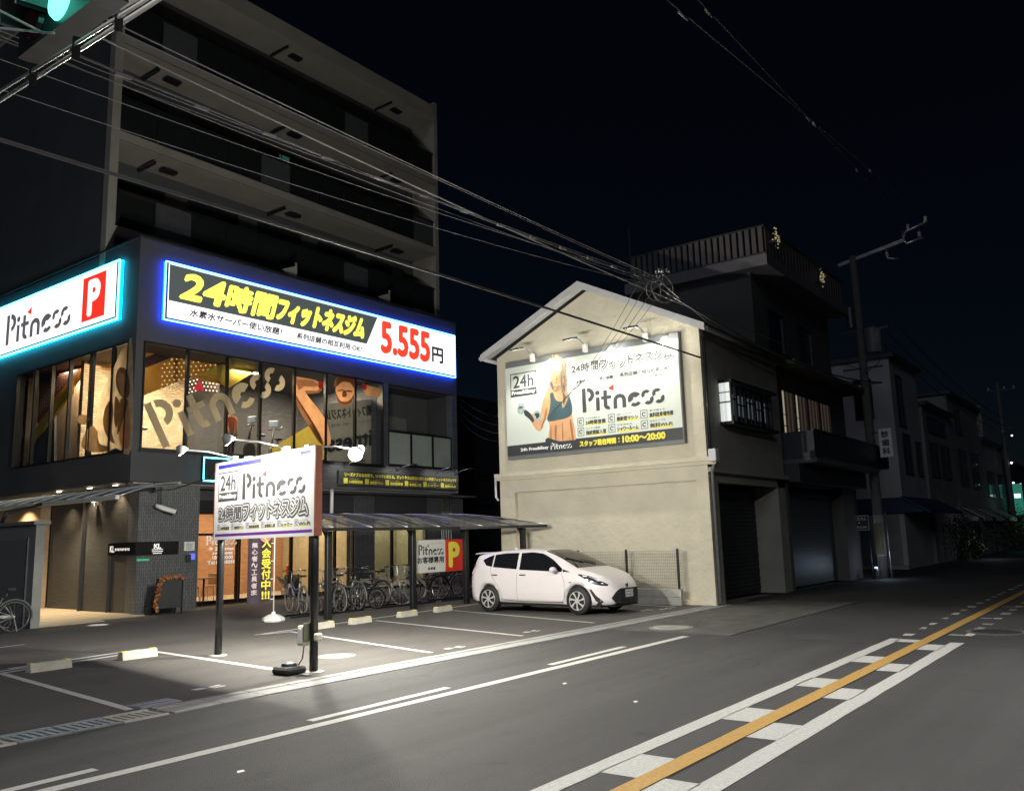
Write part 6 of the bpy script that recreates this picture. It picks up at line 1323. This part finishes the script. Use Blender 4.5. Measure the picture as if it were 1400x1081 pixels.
for i, (x, w2, l_) in enumerate(((49.0, 2.6, 'nearest pale awning over the dark shop fronts'), (53.5, 2.8, 'second pale awning along the dark shop fronts'), (58.0, 3.0, 'third pale awning along the dark shop fronts'), (63.0, 3.5, 'farthest pale awning along the dark shop fronts'))):
    t = thing('awning', l_, 'awning', (x, 8.9, 2.3), 0, 'awnings over the dark shop fronts'); fixn(MB().prism([(x, 8.0, 2.15), (x, 8.95, 2.7), (x, 8.95, 2.75), (x, 8.0, 2.2)], (w2, 0, 0)).build('cloth', AW, t)); fixn(MB().prism([(x, 8.0, 1.98), (x, 8.0, 2.2), (x, 7.97, 2.2), (x, 7.97, 1.98)], (w2, 0, 0)).build('valance', AW, t))
    MB().cyl((x+.2, 8.9, 0), (x+.2, 8.9, 2.2), .04, 6).build('post', STEEL, t)
def bush(x, y, r, hh, label, name='shrub', cat='shrub'):
    t = thing(name, label, cat, (x, y, 0)); MB().tube([(x, y, 0), (x+.05, y, hh*.5)], [.06, .03], 6).build('stem', mat('bark', (.06, .045, .03), .9), t)
    for i in range(3): a = i*2.1; MB().tube([(x, y, hh*.25), (x+r*.5*cos(a), y+r*.5*sin(a), hh*.75)], [.03, .012], 5).build('limb', bpy.data.materials['bark'], t)
    lf = MB()
    for i in range(1600):
        v = Vector((random.gauss(0, 1), random.gauss(0, 1), random.gauss(0, 1))).normalized()*(random.random()**.4); b2 = 1+.25*sin(v.x*5)*cos(v.y*4)
        c_ = Vector((x+v.x*r*b2, y+v.y*r*b2, hh*.55+v.z*hh*.45*b2)); a = Vector((random.gauss(0, 1), random.gauss(0, 1), random.gauss(0, 1))).normalized()*.06; b_ = a.cross(Vector((random.gauss(0, 1), .3, random.gauss(0, 1)))).normalized()*.035
        lf.m = i % 2; lf.add([c_-a, c_+b_, c_+a, c_-b_], [(0, 1, 2, 3)])
    tag(lf.build('foliage', [mat('leaf_dark', (.03, .045, .02), .6, var=0), mat('leaf_mid', (.06, .085, .035), .6, var=0)], t), kind='stuff')
bush(46.8, 8.0, .8, 2.3, 'dark shrub in front of the two-storey house'); bush(60.5, 8.1, 1.2, 2.4, 'dark leafy shrub under the third pale awning'); bush(67, 8.2, 1.6, 3.0, 'largest dark shrub near the green lit sign'); bush(51, 8.2, .5, .9, 'low shrub beside the lit posts')
for i in range(5):
    x = 48.6+i*.9; s = thing('bollard', ('first', 'second', 'third', 'fourth', 'fifth')[i]+' pale post from the dark shrub along the far shop front', 'post', (x, 8.35, 0), 0, 'pale posts along the far shop front'); MB().cyl((x, 8.35, 0), (x, 8.35, 1.5), .035, 8).build('shaft', WHITE, s); MB().lathe((x, 8.35, 0), [(.09, 0), (.08, .05)], 8).build('base', CONC, s)
point('far_lamp', (51, 7.4, .9), 10, (.85, .85, 1), .1); point('far_lamp', (66, 7.0, 2.2), 14, (.5, 1, .85), .1)
s = thing('green_sign', 'small glowing green shop sign far down the street', 'sign', (71, 8.6, 3.4)); MB().bbox(71, 71.3, 8.0, 8.9, 2.4, 4.6, .03).build('panel', emit('green_sign_face', (.04, .30, .20), .45), s); MB().box(70.98, 71, 8.1, 8.5, 3.6, 3.9).build('glow_spot', emit('sign_bulb', (.7, .95, 1), 1.5), s); MB().bar((71.1, 8.9, 4), (71.1, 9.1, 4), .05, .05).build('bracket', DARKG, s)
s = thing('rooftop_sign', 'dim white rooftop signboard with blurred characters at the far houses', 'sign', (62, 9, 8)); MB().bbox(62.2, 62.35, 8.75, 9.9, 7.35, 9.4, .02).build('panel', mat('dim_white', (.2, .2, .2), .7), s)
mb = MB(); Fp = side(62.19, 9.9, 7.35); text(mb, Fp, '東本', .15, 1.0, 1.2, 1.9, .002, .01); text(mb, Fp, '日本', .15, 1.0, .2, .9, .002, .01); mb.build('lettering', INK, s); MB().bar((62.3, 9.0, 6), (62.3, 9.0, 7.4), .06, .06).build('post', DARKG, s)
p2 = thing('utility_pole', 'distant dark utility pole at the right edge of the view', 'utility pole', (70, 8.6, 0)); MB().tube([(70, 8.6, 0), (70, 8.6, 11.9)], [.2, .13], 12).build('mast', PCON, p2); MB().bar((70, 9.4, 11.3), (70, 7.4, 11.3), .1, .1).bar((70, 9.2, 8.6), (70, 7.8, 8.6), .1, .1).build('crossarm', DARKG, p2)
for y in (9.2, 8.2, 7.6): MB().lathe((70, y, 11.35), [(.05, 0), (.09, .08), (.04, .22)], 8).build('insulator', bpy.data.materials['porcelain'], p2)
for (x, y, z), e_, l_ in (((72, 8.3, 8.1), 1.0, 'tiny white light high on the far pole'), ((70.0, 8.3, 6.0), 3.0, 'bright white street light on the far pole'), ((68.0, 8.1, 4.5), 1.2, 'tiny white light below the far street light'), ((76, 8.6, 4.7), 1.0, 'pale lit window-like lamp at the right edge')):
    t = thing('distant_lamp', l_, 'lamp', (x, y, z)); MB().lathe((x, y, z), [(.02, 0), (.07, .03), (.07, .09), (.02, .12)], 10).build('lamp_head', emit('distant_glow', (.9, .95, 1), e_*2), t); MB().bar((x, y, z+.1), (x, y+.4, z+.2), .03, .03).build('bracket', DARKG, t)

# ================================================================== OVERHEAD CABLES
def wire(p, q, sag, r, m, n=22):
    p, q = Vector(p), Vector(q)
    return [p.lerp(q, i/n)-Vector((0, 0, 4*sag*(i/n)*(1-i/n))) for i in range(n+1)], r, m
def cable(p, q, sag, r, m, label, group='overhead cables running to the cable knot'):
    pts, r, m = wire(p, q, sag, r, m); o = MB().tube(pts, r, 5).build('overhead_cable', m); return tag(o, label, 'cable', group)
HUB = on_y(905, 386, 8.2)
def far_left(x, y, Y=8.2, X=-2.0): p_ = on_y(x, y, Y); d_ = (HUB-p_); return p_-d_*((p_.x-X)/d_.x)
LB = 'thin pale overhead cable crossing in front of the flats to the cable knot'
for (x, y), dz, r, m, l_ in (((160, 25), .10, .008, CABLE_L, LB), ((159, 38), 0.03, .0042, CABLE_L, LB), ((123, 63), .16, .014, CABLE, 'thick dark bundled overhead cable with bright clips along it'), ((107, 65), .22, .0042, CABLE_L, LB), ((107, 72), .12, .0042, CABLE_L, LB), ((100, 96), .2, .0042, CABLE_L, LB), ((60, 110), .25, .0042, CABLE_L, LB), ((152, 108), .0, .008, CABLE, LB)):
    q = HUB+Vector((0, random.uniform(-.1, .1), random.uniform(-.12, .12)))
    cable(far_left(x, y), q, dz, r, m, l_)
pts, _, _ = wire(far_left(123, 63), HUB, .16, 0, None, 60)
kb = MB()
for i in range(8, 60, 3): kb.tube([pts[i]+Vector((0, 0, -.04)), pts[i]+(pts[i+1 if i < 60 else i]-pts[i])*.6+Vector((0, 0, -.03))], .022, 5)
tag(kb.build('cable_clips', CABLE_L, [o for o in sc.objects if o.get('label') == 'thick dark bundled overhead cable with bright clips along it'][0]), kind='stuff')
cable(far_left(0, 139, 7.6), on_y(958, 489, 7.6), -.05, .02, CABLE, 'lowest dark overhead cable crossing the billboard to the house corner', 'overhead cables')
cable(HUB, (19.3, 8.3, 6.75), .03, .02, CABLE, 'dark overhead cable from the knot to the right eave of the cream house', 'overhead cables')
cable(far_left(300, 100, 8.4), (32.3, 8.1, 7.4), .5, .012, CABLE_L, 'long overhead cable passing the knot to the tall utility pole', 'overhead cables')
cable(HUB+Vector((0, 0, -.15)), (32.4, 7.6, 6.9), .5, .025, CABLE, 'thick overhead cable from the knot to the tall utility pole', 'overhead cables')
cable((19.3, 8.3, 6.75), (32.4, 8.1, 6.9), .3, .012, CABLE, 'thin overhead cable from the house eave to the tall utility pole', 'overhead cables')
for i in range(4):
    cable(HUB+Vector((-.35*i+.1, 0, -.1)), (25.5, 21.75, 7.3-.28*i), 1.7+.1*i, .006, CABLE, 'thin service cable drooping from the knot across the billboard to the gym', 'service cables from the knot to the gym')
for i, (yy, zz) in enumerate(((5.6, 12.7), (6.2, 12.55))):
    a_ = Vector((32.5, yy, zz)); b_ = on_y((903, 948)[i], (-4, -4)[i], yy); cable(a_, a_+(b_-a_)*1.6, -.05, .014, CABLE, ('left', 'right')[i]+' high power line running overhead from the pole crossarm', 'high power lines')
    for k in range(3): q = a_.lerp(b_, (.35, .6, .95)[k]); tag(MB().tube([q, q+(b_-a_).normalized()*.35], .03, 6).build('line_sleeve', CABLE_L), 'pale sleeve on the '+('left', 'right')[i]+' high power line, '+('nearest the crossarm', 'in the middle', 'highest in view')[k], 'cable sleeve')
for dy, dz in ((0, 0), (.25, -.3), (-.3, .3)):
    cable((32.4, 7.4+dy, 8.9+dz), (70, 8.2+dy, 8.6+dz), .6, .02, CABLE, 'dim cable from the tall utility pole to the distant pole', 'cables to the distant pole')
k_ = thing('cable_knot', 'knot of clamps and looped wires where the overhead cables meet', 'cable knot', HUB)
cb = MB()
for i in range(16):
    c_ = HUB+Vector((random.uniform(-.35, .25), random.uniform(-.1, .1), random.uniform(-.02, .28))); cb.tube([c_, c_+Vector((random.uniform(-.1, .1), 0, random.uniform(.04, .1)))], .022, 6)
cb.build('clamps', STEEL, k_)
for j, (r1, r2, ox, oz) in enumerate(((.42, .34, -.05, -.12), (.30, .22, -.35, -.25), (.5, .3, .15, -.1))):
    MB().tube([HUB+Vector((ox+r1*cos(2*pi*i/26), .04*sin(6*i)+j*.03, oz+r2*sin(2*pi*i/26))) for i in range(26)], .009, 5, closed=True).build('wire_loop', CABLE_L, k_)

# ================================================================== TRAFFIC SIGNAL AT THE TOP LEFT
t = thing('traffic_signal', 'traffic signal showing green on a pale double arm at the top left', 'traffic light', (2.55, 6.0, 5.3))
a0 = on_z(-60, 162, 5.0); a1 = on_z(235, -22, 5.0); b0 = on_z(-60, 176, 5.0); b1 = on_z(235, -12, 5.0)
ARM = mat('arm_galvanised', (.62, .62, .60), .35, .5, var=.08)
MB().cyl(a0, a1, .012, 8).build('arm_rod', ARM, t); MB().cyl(b0, b1, .014, 8).build('arm_rod', ARM, t)
ax_ = (a1-a0).normalized()
for q in (.42, .62, .8): c_ = a0.lerp(a1, q); MB().bar(c_+Vector((0, 0, .03)), b0.lerp(b1, q)-Vector((0, 0, .03)), .05, .06).build('clamp', DARKG, t)
# horizontal three-lamp head above the arm, seen from below
LT = emit('green_lens', (.12, .95, .70), 3.2, (.05, .3, .25))
hc = on_z(72, -4, 5.3); n_ = Vector((-1, 0, -.05)).normalized(); v_ = Vector((0, 1, 0))
MB().bar(hc-v_*.56+Vector((.14, 0, .0)), hc+v_*.62+Vector((.14, 0, .0)), .16, .34, up=(0, 0, 1)).build('housing', mat('signal_housing', (.03, .03, .032), .5), t)
for i, (dy, m_) in enumerate(((.0, LT), (-.36, mat('amber_dark', (.08, .05, .01), .2, var=0)), (.36, mat('red_dark', (.07, .01, .01), .2, var=0)))):
    c_ = hc+v_*dy+Vector((.055, 0, -.0)); MB().lathe(c_, [(.135, 0), (.12, -.03), (.06, -.045)], 24, 'x').build('lens', m_, t)
    vz = MB(); vz.smooth = True; N_ = 14
    for k in range(N_+1):
        a = pi*.0+pi*k/N_; yy, zz = cos(a)*.15, sin(a)*.15; vz.v += [tuple(c_+Vector((0, yy, zz))), tuple(c_+Vector((-.2, yy, zz-.03)))]
    for k in range(N_): vz.f.append([2*k, 2*k+1, 2*k+3, 2*k+2]); vz.mi.append(0); vz.sm.append(True)
    vz.build('visor', bpy.data.materials['signal_housing'], t)
point('signal_glow', hc+Vector((-.12, 0, -.02)), 1.2, (.1, .95, .7), .1, t)
pl = on_z(88, 48, 5.15); ql = on_z(190, -10, 5.15)
MB().bar(pl, ql, .09, .01).build('name_strip', ARM, t)
MB().cyl((2.6, 10.8, 0), (2.6, 10.8, 6.0), .09, 14).build('post', ARM, t)
MB().tube([a0, (2.6, 10.8, 5.05)], .012, 6).tube([b0, (2.6, 10.8, 4.98)], .014, 6).build('arm_rod', ARM, t)
MB().tube([on_z(-30, 36, 5.1), on_z(75, 46, 5.1)], .008, 5).tube([on_z(-10, 10, 5.1), on_z(60, 46, 5.1)], .008, 5).build('stay_wire', STEEL, t)

# ================================================================== ASSUMED STREET LAMPS, unseen, added to light the road (other side, out of frame)
def assumed_street_lamp(x, y, hgt, reach, label, power, ang, tgt, blend):
    t = thing('assumed_street_lamp', label, 'street lamp', (x, y, 0), 0, 'assumed street lamps on the viewer side of the road'); MB().tube([(x, y, 0), (x, y, hgt)], [.11, .06], 12).build('mast', STEEL, t); MB().tube([(x, y, hgt), (x, y+reach*.5, hgt+.35), (x, y+reach, hgt+.4)], .04, 8).build('arm', STEEL, t)
    MB().bbox(x-.14, x+.14, y+reach-.1, y+reach+.5, hgt+.33, hgt+.43, .03).build('lamp_head', DARKG, t); MB().box(x-.11, x+.11, y+reach-.05, y+reach+.45, hgt+.32, hgt+.33).build('lens', emit('assumed_street_led', (1, .97, .9), 6), t)
    spot('assumed_street_beam', (x, y+reach+.2, hgt+.28), tgt, power, ang, blend, (1, .975, .93), .12, t)
assumed_street_lamp(1.0, -4.6, 8.5, 2.2, 'assumed street lamp nearest the viewer on the unseen side of the road', 5200, 134, (3.5, 2.0, 0), .7)
assumed_street_lamp(11.5, -4.8, 8.5, 2.2, 'second assumed street lamp along the unseen side of the road', 4200, 100, (10.8, .6, 0), .35)
bk = thing('rear_building', 'dark navy slatted building glimpsed between the gym and the cream house', 'building', (32, 31, 0))
MB().box(27.5, 50, 30, 40, 0, 9.5).build('wall', mat('navy_siding', (.025, .03, .045), .6), bk)
for i in range(44): MB().box(27.5, 50, 29.94, 30, .05+i*.215, .2+i*.215).build('siding_board', bpy.data.materials['navy_siding'], bk)
